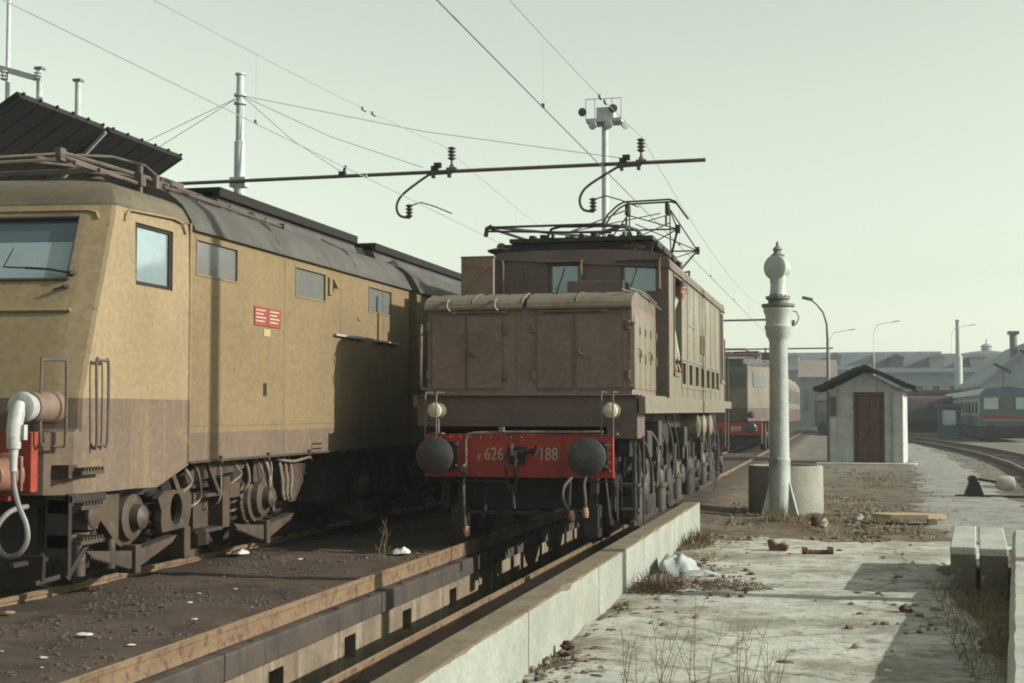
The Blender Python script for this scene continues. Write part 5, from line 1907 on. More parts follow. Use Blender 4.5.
for sgn in (-1, 1):
    nrow, ncol = 9, 15
    for i in range(nrow):
        for j in range(ncol):
            t0, t1 = i / nrow, (i + 1.25) / nrow
            v0 = -.45 + (HD + .65) * j / ncol
            v1 = v0 + (HD + .65) / ncol * .97
            def rz(t, v):
                return 3.16 - .76 * t ** 1.12 + .07 * lerp_step(.75, 1.1, t) - .05 * math.sin(v * 1.1) + .025 * fbm(t * 3, v, 1.3, 3, sgn * 5)
            def ru(t):
                return HWd / 2 + .02 + sgn * t * (HWd / 2 + .38)
            jz = rnd(-.02, .02)
            ps = [hp(ru(t0), v0, rz(t0, v0) + jz), hp(ru(t0), v1, rz(t0, v1) + jz), hp(ru(t1), v1, rz(t1, v1) + .02 + jz), hp(ru(t1), v0, rz(t1, v0) + .02 + jz)]
            q.prism([(p_[0], p_[1], p_[2] - (.05 if j == 0 else 0)) for p_ in ps], (0, 0, (.12 if j == 0 else .045) + rnd(0, .03)))
            vm = (v0 + v1) / 2
            q.tube([hp(ru(t0), vm, rz(t0, vm) + .05 + jz), hp(ru(t1), vm, rz(t1, vm) + .075 + jz)], .05, 6)
for k in range(11):
    v = -.47 + .30 * k
    q.tube([hp(HWd / 2 + .02, v, 3.17 - .05 * math.sin(v * 1.1) + rnd(-.015, .015)), hp(HWd / 2 + .02, v + .33, 3.19 - .05 * math.sin(v * 1.1))], .09, 8)
q.build("roof", rooftile, ht)
q = MB()
q.obox(Vector(hp(1.3, -.5, -.02)), hx_ * 1.6, hy_ * .55, Vector((0, 0, .06)))
tag(q.build("doorstep_slab", slabm, bevel=.02), "pale concrete apron in front of the small hut's door", "slab")

# ------------------------------------------------------------------ man leaning from the cab
def skin_mesh(name, verts, edges, radii, mat, parent=None, sub=2, root=0):
    me = bpy.data.meshes.new(name)
    org = Vector(ORG.get(parent.name, (0, 0, 0))) if parent else Vector()
    me.from_pydata([tuple(Vector(v) - org) for v in verts], edges, [])
    o = bpy.data.objects.new(name, me)
    COL.objects.link(o)
    me.materials.append(mat)
    if parent:
        o.parent = parent
        ORG[o.name] = tuple(org)
    md = o.modifiers.new("skin", 'SKIN')
    md.use_smooth_shade = True
    for i, r in enumerate(radii):
        rr = r if isinstance(r, tuple) else (r, r)
        me.skin_vertices[0].data[i].radius = rr
        me.skin_vertices[0].data[i].use_root = (i == root)
    sb = o.modifiers.new("subsurf", 'SUBSURF')
    sb.levels = sb.render_levels = sub
    return o

hx0, hy0, hz0 = -2.265, 20.10, 3.47          # head centre
person = thing("person", (-2.45, 20.05, 1.95), "man in a pale shirt leaning out of the brown locomotive's cab door", "person")
V = [(-2.52, 20.03, 2.72), (-2.50, 20.03, 2.9), (-2.47, 20.04, 3.08), (-2.43, 20.05, 3.23), (-2.34, 20.07, 3.33), (-2.29, 20.08, 3.41),
     (-2.43, 19.88, 3.20), (-2.38, 19.83, 2.95), (-2.32, 19.86, 2.46), (-2.47, 20.24, 3.20), (-2.41, 20.30, 2.95), (-2.32, 20.28, 2.46),
     (-2.53, 19.94, 2.5), (-2.53, 19.93, 2.1), (-2.55, 20.13, 2.5), (-2.55, 20.14, 2.1), (-2.53, 20.03, 2.6)]
Ed = [(0, 1), (1, 2), (2, 3), (3, 4), (4, 5), (3, 6), (6, 7), (7, 8), (3, 9), (9, 10), (10, 11), (0, 16), (16, 12), (12, 13), (16, 14), (14, 15)]
bodyo = skin_mesh("body", V, Ed, [(.13, .11), (.13, .11), (.14, .11), (.13, .10), .06, .055, .075, .055, .045, .075, .055, .045, .085, .07, .085, .07, (.12, .10)], shirt, person)
q = MB()
hdv = [(.0, -.135), (.035, -.13), (.055, -.11), (.068, -.07), (.076, -.02), (.082, .03), (.08, .07), (.062, .11), (.03, .132), (.0, .137)]
rings_ = []
nseg = 24
for r_, h_ in hdv:
    ring_ = []
    for k in range(nseg):
        a_ = 2 * math.pi * k / nseg
        dx, dy = math.cos(a_), math.sin(a_)
        # face looks to -Y (towards the viewer) and a little outwards
        fwd = max(0, -dy)
        ln = 1.0 + .18 * abs(dy)
        rr = r_ * ln
        x, y, z = dx * rr, dy * rr, h_
        if fwd > .93 and -.05 < h_ < .03:
            y -= .022 * (1 if -.04 < h_ < 0 else .5)         # nose
        if fwd > .8 and h_ < -.1:
            y -= .012                                        # chin
        if .35 < abs(dx) < .6 and fwd > .5 and 0 < h_ < .05:
            y += .010                                        # eye sockets
        ring_.append((x, y, z))
    rings_.append(ring_)
rot = Matrix.Rotation(R(28), 3, 'Z') @ Matrix.Rotation(R(10), 3, 'X')
fl = []
for ring_ in rings_:
    fl += [tuple(Vector((hx0, hy0, hz0)) + rot @ Vector(p)) for p in ring_]
q.add(fl, [(i * nseg + k, i * nseg + (k + 1) % nseg, (i + 1) * nseg + (k + 1) % nseg, (i + 1) * nseg + k) for i in range(len(rings_) - 1) for k in range(nseg)], True)
for sgn in (-1, 1):
    c_ = Vector((hx0, hy0, hz0)) + rot @ Vector((sgn * .083, .01, -.01))
    q.lathe(c_, tuple(rot @ Vector((sgn, 0, 0))), [(.012, -.01), (.03, 0), (.03, .012), (.01, .02)], 10)
head = q.build("head", skin, person)
q = MB()
for sgn in (-1, 1):
    c_ = Vector((hx0, hy0, hz0)) + rot @ Vector((sgn * .034, -.082, .022))
    q.lathe(c_, tuple(rot @ Vector((0, -1, 0))), [(.012, -.01), (.011, .004), (.004, .009)], 8)
    b_ = Vector((hx0, hy0, hz0)) + rot @ Vector((sgn * .036, -.094, .045))
    q.obox(b_, rot @ Vector((.02, 0, 0)), rot @ Vector((0, .006, 0)), rot @ Vector((0, 0, .005)))
m_ = Vector((hx0, hy0, hz0)) + rot @ Vector((0, -.084, -.078))
q.obox(m_, rot @ Vector((.022, 0, 0)), rot @ Vector((0, .006, 0)), rot @ Vector((0, 0, .004)))
q.build("face_features", hair, head)
q = MB()
hv, hf = [], []
for i in range(9):
    for k in range(nseg):
        a_ = 2 * math.pi * k / nseg
        dy = math.sin(a_)
        lim = .075 if dy < -.45 else (-.05 if dy > 0 else .0)
        t_ = i / 8
        h_ = lim + (.15 - lim) * t_
        base = max(.0, (1 - max(0, (h_ - .02) / .135) ** 2.2)) ** .5
        rr = .090 * base * (1 + .18 * abs(dy)) + .006 * noise.noise(Vector((k * .9, i * .9, 3)))
        hv.append(tuple(Vector((hx0, hy0, hz0)) + rot @ Vector((math.cos(a_) * rr, dy * rr, h_))))
for i in range(8):
    for k in range(nseg):
        hf.append((i * nseg + k, i * nseg + (k + 1) % nseg, (i + 1) * nseg + (k + 1) % nseg, (i + 1) * nseg + k))
hf.append(tuple(8 * nseg + k for k in range(nseg)))
q.add(hv, hf, True)
q.build("hair", hair, head)
# hands holding the door sill
def hand(cx, cy, cz, yaw):
    rt = Matrix.Rotation(yaw, 3, 'Z')
    T = lambda p: tuple(Vector((cx, cy, cz)) + rt @ Vector(p))
    vs = [T((-.02, 0, .04)), T((0, 0, 0)), T((.02, 0, -.03))]
    es = [(0, 1), (1, 2)]
    rs = [.024, (.034, .018), (.036, .016)]
    for k in range(4):
        o_ = (k - 1.5) * .019
        l = (.030, .034, .032, .026)[k]
        b_ = len(vs)
        vs += [T((.03, o_, -.045)), T((.036, o_ * 1.05, -.045 - l)), T((.02, o_ * 1.05, -.045 - l * 1.8))]
        es += [(2, b_), (b_, b_ + 1), (b_ + 1, b_ + 2)]
        rs += [.009, .0085, .0075]
    b_ = len(vs)
    vs += [T((.02, -.04, -.02)), T((.03, -.058, -.045))]
    es += [(1, b_), (b_, b_ + 1)]
    rs += [.011, .009]
    return skin_mesh("hand", vs, es, rs, skin, person, 1, 1)
hand(-2.32, 19.86, 2.40, 0)
hand(-2.32, 20.28, 2.40, 0)

# ------------------------------------------------------------------ trains farther back
oc2 = M("faded_ochre", (.215, .185, .135), (.17, .145, .108), .6, 1, c3=(.18, .14, .1), a3=.4, streak=(.18, .14, .1), sa=.4, bump=0, two=(1.72, (.13, .085, .07), (.10, .07, .06)))
C2 = -4.4
l2 = thing("electric_locomotive", (C2, 66, .15), "distant ochre and brown electric locomotive with red buffer beam, behind the brown one", "locomotive", "locomotives in the yard")
q = MB()
y0 = 56.0
pl = [(C2 - 1.5, y0 + 22), (C2 - 1.5, y0 + 1.0), (C2 - .75, y0), (C2 + .75, y0), (C2 + 1.5, y0 + 1.0), (C2 + 1.5, y0 + 22)]
q.prism([(x, y, 1.35) for x, y in pl], (0, 0, 2.15))
bd = q.build("body", oc2, l2, bevel=.03)
q = MB()
q.prism([(x + (C2 - x) * .04, y, 3.5) for x, y in pl], (0, 0, .12))
q.prism([(x + (C2 - x) * .25, y + (.4 if y < 64 else 0), 3.62) for x, y in pl], (0, 0, .22))
q.build("roof", roof_grey, bd, bevel=.05)
def onface(a, b, t0, t1, z0, z1, nrm, off=.01):
    a, b, nrm = Vector((*a, 0)), Vector((*b, 0)), Vector((*nrm, 0)).normalized()
    c = a + (b - a) * ((t0 + t1) / 2) + nrm * off
    mb = MB()
    mb.obox(Vector((c.x, c.y, (z0 + z1) / 2)), (b - a) * ((t1 - t0) / 2), nrm * .012, Vector((0, 0, (z1 - z0) / 2)))
    return mb
for (a, b, t0, t1, nr) in ((pl[2], pl[3], .06, .46, (0, -1)), (pl[2], pl[3], .54, .94, (0, -1)), (pl[3], pl[4], .25, .8, (1, -.5)), (pl[4], pl[5], .04, .08, (1, 0))):
    onface(a, b, t0, t1, 2.7, 3.3, nr).build("window", win_dark, bd)
for k in range(6):
    onface(pl[4], pl[5], .14 + k * .13, .20 + k * .13, 2.85, 3.25, (1, 0)).build("window", win_dark, bd)
q = MB()
q.box(C2 - 1.3, C2 + 1.3, 55.8, 56.1, .80, 1.30)
b2 = q.build("buffer_beam", red, l2, bevel=.01)
q = MB()
for k in range(3):
    q.box(C2 + .1 + k * .14, C2 + .2 + k * .14, 55.78, 55.8, .96, 1.14)
    q.box(C2 + .8 + k * .12, C2 + .88 + k * .12, 55.78, 55.8, .96, 1.14)
q.build("number_mark", cream, b2)
for bx in (C2 - .88, C2 + .88):
    q = MB()
    q.lathe((bx, 55.25, 1.1), (0, 1, 0), [(.0, -.03), (.2, -.01), (.225, .02), (.2, .05), (.1, .08), (.1, .5)], 18)
    q.build("buffer", rubber, l2)
    q = MB()
    q.lathe((bx, 55.7, 1.6), (0, 1, 0), [(.0, -.03), (.1, 0), (.14, .03), (.14, .3)], 16)
    q.build("headlight", grime_pale, l2)
q = MB()
q.box(C2 - 1.25, C2 + 1.25, 56.2, 77.5, .45, 1.35)
for k in range(8):
    q.lathe((C2 + 1.33, 58 + k * 2.5, .75), (1, 0, 0), [(.6, -.2), (.6, 0), (.2, .02), (.15, .08)], 20)
q.build("running_gear", grime, l2)
q = MB()
for y in (58.5, 74):
    for x in (C2 - .95, C2 + .95):
        insulator(q, (x, y, 3.8), .25, .1, 3)
    q.tube([(C2 - 1.1, y - .8, 4.15), (C2 + 1.1, y + 1.2, 4.2)], .05, 6)
    q.tube([(C2 + 1.1, y - .8, 4.15), (C2 - 1.1, y + 1.2, 4.2)], .05, 6)
    q.bar((C2 - 1.1, y, 4.05), (C2 + 1.1, y, 4.05), .1, .1)
    q.tube([(C2 - .6, y - .5, 4.1), (C2 - .45, y, 4.3), (C2 + .5, y, 4.3), (C2 + .7, y + .5, 4.15)], .05, 6)
q.build("pantograph", M("pale_red_pantograph", (.25, .13, .10), (.18, .1, .08), .6, 5), l2)

w2 = thing("railway_coach", (C2, 90, .15), "dull beige coach coupled behind the distant ochre locomotive", "coach", "coaches in the yard")
q = MB()
q.prism([(C2 - 1.45, 79, 1.1), (C2 + 1.45, 79, 1.1), (C2 + 1.45, 79, 3.3), (C2 + 1.15, 79, 3.75), (C2, 79, 3.95), (C2 - 1.15, 79, 3.75), (C2 - 1.45, 79, 3.3)], (0, 22, 0))
bd = q.build("body", oc2, w2, bevel=.03)
for k in range(9):
    q = MB()
    q.box(C2 + 1.45, C2 + 1.465, 80.2 + k * 2.3, 81.5 + k * 2.3, 2.2, 3.0)
    q.build("window", win_grey, bd)
q = MB()
q.box(C2 - 1.25, C2 + 1.25, 79.5, 100.5, .4, 1.1)
q.build("running_gear", black, w2)

blue = M("blue_grey_coach_paint", (.12, .17, .21), (.09, .13, .17), .5, 1.5, bump=0, c3=(.2, .2, .2), a3=.3)
greyc = M("pale_coach_grey", (.40, .41, .39), (.32, .33, .31), .55, 1.5, bump=0, c3=(.2, .19, .17), a3=.3)
rust_brown = M("red_brown_coach", (.115, .06, .05), (.085, .046, .04), .55, 1.5, bump=0)

rcx = thing("railcar", (-.6, 110, .15), "blue grey railcar end with pale roof glimpsed between the distant locomotive and the hut", "railcar", "coaches in the yard")
q = MB()
q.box(-2.0, .9, 103, 125, .7, 2.55)
bd = q.build("body", blue, rcx, bevel=.1)
q = MB()
q.prism([(-2.0, 102.95, 2.5), (-1.7, 102.95, 2.85), (-.55, 102.95, 2.98), (.6, 102.95, 2.85), (.9, 102.95, 2.5)], (0, 22, 0))
q.build("roof", greyc, bd)
for x0, x1 in ((-1.75, -.75), (-.35, .65)):
    q = MB()
    q.box(x0, x1, 102.97, 103.0, 1.65, 2.3)
    q.build("window", win_grey, bd)
q = MB()
q.box(-1.8, .7, 103.1, 124, .15, .7)
for x in (-1.4, .3):
    q.cyl((x, 102.6, .75), (x, 103.1, .75), .2)
q.build("running_gear", black, rcx)

rc = thing("railcar", (9.0, 95, .1), "blue grey railcar with pale roof and a red stripe below its front windows, far right", "railcar", "coaches in the yard")
q = MB()
q.prism([(7.55, 83, .85), (10.4, 83, .85), (10.4, 83, 2.7), (10.1, 83, 3.02), (8.97, 83, 3.15), (7.85, 83, 3.02), (7.55, 83, 2.7)], (0, 30, 0))
bd = q.build("body", blue, rc, bevel=.06)
q = MB()
q.box(7.535, 7.55, 83.4, 113, 1.45, 2.45)
q.build("side_band", greyc, bd)
q = MB()
q.prism([(7.50, 83.1, 2.66), (7.80, 83.1, 3.04), (8.97, 83.1, 3.18), (10.13, 83.1, 3.04), (10.44, 83.1, 2.66), (8.97, 83.1, 2.9)], (0, 30, 0))
q.build("roof", M("pale_railcar_roof", (.5, .5, .47), (.4, .4, .38), .6, 2, bump=0), bd)
q = MB()
q.box(7.6, 10.35, 82.93, 83.0, 1.30, 1.52)
q.build("red_stripe", M("stripe_red", (.30, .075, .06), (.26, .065, .055), .5, 4, bump=0), bd)
q = MB()
q.box(7.6, 10.35, 82.94, 83.0, 1.20, 1.27)
q.build("white_stripe", greyc, bd)
for x0, x1 in ((7.72, 8.5), (8.62, 9.32), (9.44, 10.22)):
    q = MB()
    q.box(x0, x1, 82.96, 83.0, 1.85, 2.5)
    q.build("window", win_pale if x0 != 8.62 else win_dark, bd)
for k in range(12):
    q = MB()
    q.box(7.52, 7.536, 84.6 + k * 2.3, 85.9 + k * 2.3, 1.65, 2.3)
    q.build("window", win_dark, bd)
q = MB()
q.box(7.7, 10.2, 83.2, 112, .2, .85)
q.box(7.6, 10.3, 82.8, 83.1, .45, .9)
for x in (8.1, 9.85):
    q.cyl((x, 82.4, .8), (x, 83, .8), .2)
q.build("running_gear", black, rc)
for k, (y, lb) in enumerate(((103, "red brown coach standing across the view between the hut and the pale railcar"), (127, "farther red brown coach beyond the curved siding"))):
    cth = thing("railway_coach", (5, y + 5, .1), lb, "coach", "coaches in the yard")
    q = MB()
    a_ = R(68)
    u_ = Vector((math.cos(R(14)), math.sin(R(14)), 0))
    v_ = Vector((-u_.y, u_.x, 0))
    cc = Vector((7.2 - k * 1.2, y + 2, 1.85 + k * .5))
    q.obox(cc, u_ * (4.6 if k == 0 else 4.2), v_ * 1.4, (0, 0, .95 + k * .3))
    bd = q.build("body", rust_brown, cth, bevel=.15)
    for i in range(7):
        q = MB()
        q.obox(cc + u_ * (-3.9 + i * 1.3) - v_ * 1.41 + Vector((0, 0, .25)), u_ * .45, v_ * .01, (0, 0, .33))
        q.build("window", win_dark, bd)
    q = MB()
    q.obox(cc - Vector((0, 0, 1.3)), u_ * 4.0, v_ * 1.1, (0, 0, .35))
    q.build("running_gear", black, cth)
kio = thing("yard_booth", (6.4, 90, 0), "small blue booth standing left of the far railcar", "booth")
q = MB()
q.holed(5.75, 7.0, 0, 2.0, [(5.95, 6.75, .9, 1.8)], lambda u, v, d: (u, 90 + d, v), .1)
q.box(5.75, 5.8, 90.0, 91.2, 0, 2.0)
q.box(6.95, 7.0, 90.0, 91.2, 0, 2.0)
q.box(5.6, 7.15, 89.8, 91.4, 2.0, 2.15)
q.build("booth_wall", blue, kio)
q = MB()
q.box(5.9, 6.8, 90.12, 90.14, .85, 1.85)
q.build("window", win_pale, kio)

# ------------------------------------------------------------------ buildings far away
bw = M("far_building_plaster", (.30, .34, .38), (.24, .275, .31), .85, .3, bump=0)  # far wall and roof tile colours carry the blue of haze, painted in
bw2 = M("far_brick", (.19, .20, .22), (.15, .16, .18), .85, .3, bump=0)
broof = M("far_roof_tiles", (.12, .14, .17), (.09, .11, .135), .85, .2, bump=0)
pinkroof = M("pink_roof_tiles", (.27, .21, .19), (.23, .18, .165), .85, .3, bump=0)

def far_building(loc, x0, x1, y, d, h, hr, nwin, rows, label, wall=bw, roofm=broof, dormers=0, z0=0):
    t = thing("building", loc, label, "building", "buildings beyond the yard")
    q = MB()
    ww = (x1 - x0) / nwin
    wins = []
    for r_ in range(rows):
        zb = z0 + h * (r_ + .3) / rows
        for i in range(nwin):
            wins.append((x0 + ww * (i + .3), x0 + ww * (i + .7), zb, zb + h * .42 / rows))
    q.holed(x0, x1, 0, z0 + h, wins, lambda u, v, dd: (u, y + dd, v), .25)
    q.quad((x0, y, 0), (x0, y + d, 0), (x0, y + d, z0 + h), (x0, y, z0 + h))
    q.quad((x1, y, 0), (x1, y + d, 0), (x1, y + d, z0 + h), (x1, y, z0 + h))
    q.box(x0 - .2, x1 + .2, y - .2, y, z0 + h - .3, z0 + h)
    wo_ = q.build("wall", wall, t)
    for a, b, c, e in wins:
        q = MB()
        q.box(a, b, y + .2, y + .22, c, e)
        q.build("window", win_dark, wo_)
    q = MB()
    q.prism([(x0 - .3, y - .4, z0 + h), (x0 - .3, y + d / 2, z0 + hr), (x0 - .3, y + d + .4, z0 + h)], (x1 - x0 + .6, 0, 0))
    ro = q.build("roof", roofm, t)
    for k in range(dormers):
        xd = x0 + (x1 - x0) * (k + .5) / dormers
        q = MB()
        zz_ = z0 + h + (hr - h) * .22
        q.box(xd - .7, xd + .7, y + d * .10, y + d * .4, zz_, zz_ + (hr - h) * .5)
        q.prism([(xd - .9, y + d * .08, zz_ + (hr - h) * .5), (xd + .9, y + d * .08, zz_ + (hr - h) * .5), (xd, y + d * .08, zz_ + (hr - h) * .72)], (0, d * .35, 0))
        q.build("dormer", greyc if k % 3 else bw2, ro)
    return t
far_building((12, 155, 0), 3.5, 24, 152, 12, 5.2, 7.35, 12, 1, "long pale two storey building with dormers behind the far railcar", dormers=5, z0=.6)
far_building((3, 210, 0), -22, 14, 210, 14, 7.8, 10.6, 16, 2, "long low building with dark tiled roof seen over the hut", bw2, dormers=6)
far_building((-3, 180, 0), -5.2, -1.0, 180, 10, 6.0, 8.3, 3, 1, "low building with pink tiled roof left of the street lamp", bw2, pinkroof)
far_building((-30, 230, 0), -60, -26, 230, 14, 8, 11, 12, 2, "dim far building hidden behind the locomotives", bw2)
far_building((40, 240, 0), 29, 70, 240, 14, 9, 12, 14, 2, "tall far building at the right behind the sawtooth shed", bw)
dm = thing("round_building", (25, 262, 0), "distant round building with low dome and small lantern on top", "building")
q = MB()
q.lathe((25, 262, 0), (0, 0, 1), [(6.2, 0), (6.2, 11.0), (6.4, 11.0), (6.4, 11.4)], 40)
wo_ = q.build("drum_wall", bw2, dm)
for k in range(9):
    a_ = R(190 + k * 20)
    q = MB()
    q.obox((25 + 6.2 * math.cos(a_), 262 + 6.2 * math.sin(a_), 9.4), (-.4 * math.sin(a_), .4 * math.cos(a_), 0), (.05 * math.cos(a_), .05 * math.sin(a_), 0), (0, 0, .8))
    q.build("window", win_dark, wo_)
q = MB()
q.lathe((25, 262, 11.4), (0, 0, 1), [(6.5, 0), (4.5, .55), (2.5, .9), (1.0, 1.05), (.0, 1.06)], 40)
dr_ = q.build("dome", broof, dm)
q = MB()
q.lathe((25, 262, 12.3), (0, 0, 1), [(.9, 0), (.9, .9), (1.1, .95), (.6, 1.3), (.12, 1.5), (.08, 2.3)], 16)
q.build("lantern", bw, dr_)
sh = thing("engine_shed", (15, 112, 0), "pale workshop with sloping gable roof and dark chimney at the right edge", "shed")
q = MB()
q.prism([(10.2, 112, 0), (17.5, 112, 0), (17.5, 112, 6.9), (14.4, 112, 7.0), (10.2, 112, 3.7)], (0, 22, 0))
wo_ = q.build("wall", bw, sh)
q = MB()
for (p, r_) in (((10.0, 3.55), (14.4, 7.05)), ((14.4, 7.05), (17.8, 7.0))):
    q.prism([(p[0], 111.6, p[1]), (r_[0], 111.6, r_[1]), (r_[0], 111.6, r_[1] + .22), (p[0], 111.6, p[1] + .22)], (0, 22.6, 0))
q.build("roof", bw, sh)
for k in range(5):
    q = MB()
    x = 11.1 + k * 1.15
    q.box(x, x + .6, 111.97, 112, 1.8, 3.4 + .5 * k)
    q.build("window", win_grey, wo_)
q = MB()
q.cyl((12.75, 113, 5), (12.75, 113, 7.6), .28)
q.box(12.35, 13.15, 112.6, 113.4, 7.6, 7.85)
q.build("chimney", steel, sh)
q = MB()
for x, z in ((10.6, 4.6), (12.3, 5.5)):
    q.bar((x - .6, 100, z + .35), (x + .5, 100, z - .25), .1, .2)
    q.bar((x, 100, 0), (x, 100, z), .06, .06)
q.build("roof_hatch", black, sh)
tp_ = thing("tall_pole", (11.4, 148, 0), "tall white pole standing in front of the long far building", "pole")
q = MB()
q.tube([(11.4, 148, 0), (11.4, 148, 7.3), (11.4, 148, 7.35), (11.4, 148, 10.8)], [.42, .40, .26, .22], 14)
q.build("pole", castwhite, tp_)
q = MB()
q.lathe((11.4, 148, 10.8), (0, 0, 1), [(.28, 0), (.28, .12), (.1, .2)], 12)
q.build("pole_cap", galv, tp_)
# low wall of the far yard
q = MB()
q.box(-40, 40, 141, 141.3, 0, 1.4)
tag(q.build("boundary_wall", bw), "long low pale wall at the far end of the yard", "wall")
random.seed(21)
hl_ = MB()
N_ = 60
for j in range(3):
    for i in range(N_):
        x = -420 + i * 15
        z = [0, 17 + 5 * noise.noise(Vector((x * .012, 1, 0))) + 2 * noise.noise(Vector((x * .05, 2, 0))), 0][j]
        hl_.v.append((x, 560 + j * 60, z))
for j in range(2):
    for i in range(N_ - 1):
        hl_.f.append([j * N_ + i, j * N_ + i + 1, (j + 1) * N_ + i + 1, (j + 1) * N_ + i])
        hl_.sm.append(True)
tag(hl_.build("hills", M("far_hill", (.10, .11, .09), (.13, .12, .10), .9, .02, bump=0)), kind='structure')

# ------------------------------------------------------------------ points lever, scrap, weeds
pv = thing("points_lever", (2.55, 30, 0), "black points lever with a white counterweight beside the curved track", "points lever")
q = MB()
q.prism([(2.35, 29.8, -.02), (2.78, 29.8, -.02), (2.66, 29.8, .32), (2.5, 29.8, .36)], (0, .3, 0))
q.cyl((2.55, 29.75, .36), (2.55, 30.15, .36), .09)
q.box(2.2, 4.4, 29.85, 30.0, -.01, .05)
q.build("lever_stand", black, pv, bevel=.015)
q = MB()
q.bar((2.58, 29.9, .38), (3.15, 29.9, .29), .05, .05)
lv = q.build("lever_arm", black, pv)
q = MB()
q.lathe((3.0, 29.9, .30), (1, 0, -.05), [(.05, -.02), (.12, 0), (.15, .08), (.16, .24), (.13, .34), (.05, .36)], 14)
q.build("counterweight", lampwhite, lv)

def stone(name, loc, sz, mat, label, cat, group=None, seed=0):
    q = MB()
    nu, nv = 14, 9
    for j in range(nv + 1):
        for i in range(nu):
            a_, b_ = 2 * math.pi * i / nu, math.pi * j / nv
            d = Vector((math.sin(b_) * math.cos(a_), math.sin(b_) * math.sin(a_), math.cos(b_)))
            k = 1 + .5 * noise.noise(d * 1.9 + Vector((seed * 3.1, seed, 0))) + .25 * noise.noise(d * 4.5 + Vector((seed, seed * 2.3, 0)))
            q.v.append((loc[0] + d.x * sz[0] * k, loc[1] + d.y * sz[1] * k, loc[2] + d.z * sz[2] * k))
    for j in range(nv):
        for i in range(nu):
            q.f.append([j * nu + i, j * nu + (i + 1) % nu, (j + 1) * nu + (i + 1) % nu, (j + 1) * nu + i])
            q.sm.append(True)
    return tag(q.build(name, mat, angle=30), label, cat, group)

q = MB()
q.prism([(-.90, 17.6, .03), (-.70, 17.6, .03), (-.68, 17.6, .09), (-.76, 17.6, .13), (-.82, 17.6, .10), (-.88, 17.6, .17), (-.93, 17.6, .16)], (.02, .16, 0))
tag(q.build("rail_chair", rustwood, bevel=.012), "squat rusty iron chunk left of the rusty bolt on the slab", "scrap iron")
q = MB()
q.tube([(-.50, 17.25, .07), (-.44, 17.25, .07), (-.43, 17.26, .06), (-.2, 17.3, .06), (-.19, 17.3, .075), (-.13, 17.3, .075)], [.055, .05, .03, .03, .055, .05], 8)
tag(q.build("rusty_bolt", rustwood), "rusty dumbbell shaped bolt lying on the pale slab", "scrap iron")
q = MB()
pw = [(.42, 22.6), (.7, 22.35), (1.25, 22.4), (1.52, 22.55), (1.50, 22.8), (1.0, 22.9), (.5, 22.8)]
q.prism([(x, y, .10) for x, y in pw], (0, 0, .06))
q.box(.5, .62, 22.4, 22.75, 0, .10)
q.box(1.25, 1.4, 22.45, 22.75, 0, .10)
tag(q.build("wooden_board", M("pale_board", (.52, .42, .27), (.42, .33, .21), .8, 3, bump=.2), bevel=.01), "pale flat wooden board lying on rubble past the slab's far edge", "board")
stone("stone", (.22, 22.6, .07), (.09, .07, .075), blockm, "pale round stone left of the wooden board", "stone", "stones by the board", 2)
stone("stone", (-.30, 21.3, .08), (.07, .06, .08), blockm, "squarish grey stone at the slab's far edge, below the pale board", "stone", "stones by the board", 5)
stone("stone", (-.42, 21.6, .10), (.08, .07, .08), rustwood, "brown stone beside the squarish grey one at the slab's far edge", "stone", "stones by the board", 7)
def draped(name, cx, cy, lx, ly, h, mat, label, cat, seed, grp=None, lean=0.0):
    """a crumpled sheet or half empty sack lying on the ground: closed, lumpy, thin at its rim"""
    q = MB()
    n = 26
    for side in (1, 0):
        for j in range(n):
            for i in range(n):
                u, v = i / (n - 1) * 2 - 1, j / (n - 1) * 2 - 1
                rr = max(abs(u), abs(v))
                k = 1 - .25 * (min(abs(u), abs(v)) ** 2) * rr
                ang = math.atan2(v, u)
                out = 1 + .28 * noise.noise(Vector((math.cos(ang) * 1.4, math.sin(ang) * 1.4, seed)))
                x, y = cx + u * lx * k * out, cy + v * ly * k * out
                prof_ = (1 - rr ** 2.2)
                f = noise.noise(Vector((u * 1.5 + seed, v * 1.5, seed))) * .3 + abs(noise.noise(Vector((u * 2.6, v * 2.6 + seed, 4)))) * .3
                z = gz(x, y) + .03 + (h * prof_ * (.55 + f) + lean * h * max(0, -u) * prof_ if side else 0)
                q.v.append((x, y, max(z, gz(x, y) + .02)))
    for o_ in (0, n * n):
        for j in range(n - 1):
            for i in range(n - 1):
                q.f.append([o_ + j * n + i, o_ + j * n + i + 1, o_ + (j + 1) * n + i + 1, o_ + (j + 1) * n + i])
                q.sm.append(True)
    return tag(q.build(name, mat, angle=60), label, cat, grp)


draped("sack", -1.78, 15.4, .22, .50, .17, sackm, "crumpled white sack slumped against the low wall", "sack", 4.3, None, .8)
draped("sacking", -1.50, 14.9, .20, .20, .06, sackm, "flat torn piece of white sacking in front of the slumped sack", "sack", 8.7)
draped("paper_scrap", -6.75, 15.0, .10, .10, .07, paper, "crumpled white paper lying beside the ochre locomotive's rail", "litter", 3.2, "litter on the cinders")
draped("paper_scrap", -5.0, 15.6, .12, .09, .075, paper, "crumpled white paper near the brown locomotive's left rail", "litter", 6.1, "litter on the cinders")
draped("paper_scrap", -5.45, 9.4, .07, .04, .015, paper, "flat white paper scrap on the cinders at the bottom left", "litter", 9.9, "litter on the cinders")
draped("paper_scrap", -6.6, 10.2, .05, .04, .012, straw, "tiny buff paper scrap on the cinders at the left edge", "litter", 1.4, "litter on the cinders")
stone("rubble_chunk", (-1.95, 10.0, .055), (.05, .045, .04), rustwood, "rusty round tin at the wall's foot near the bottom", "scrap iron", None, 3)
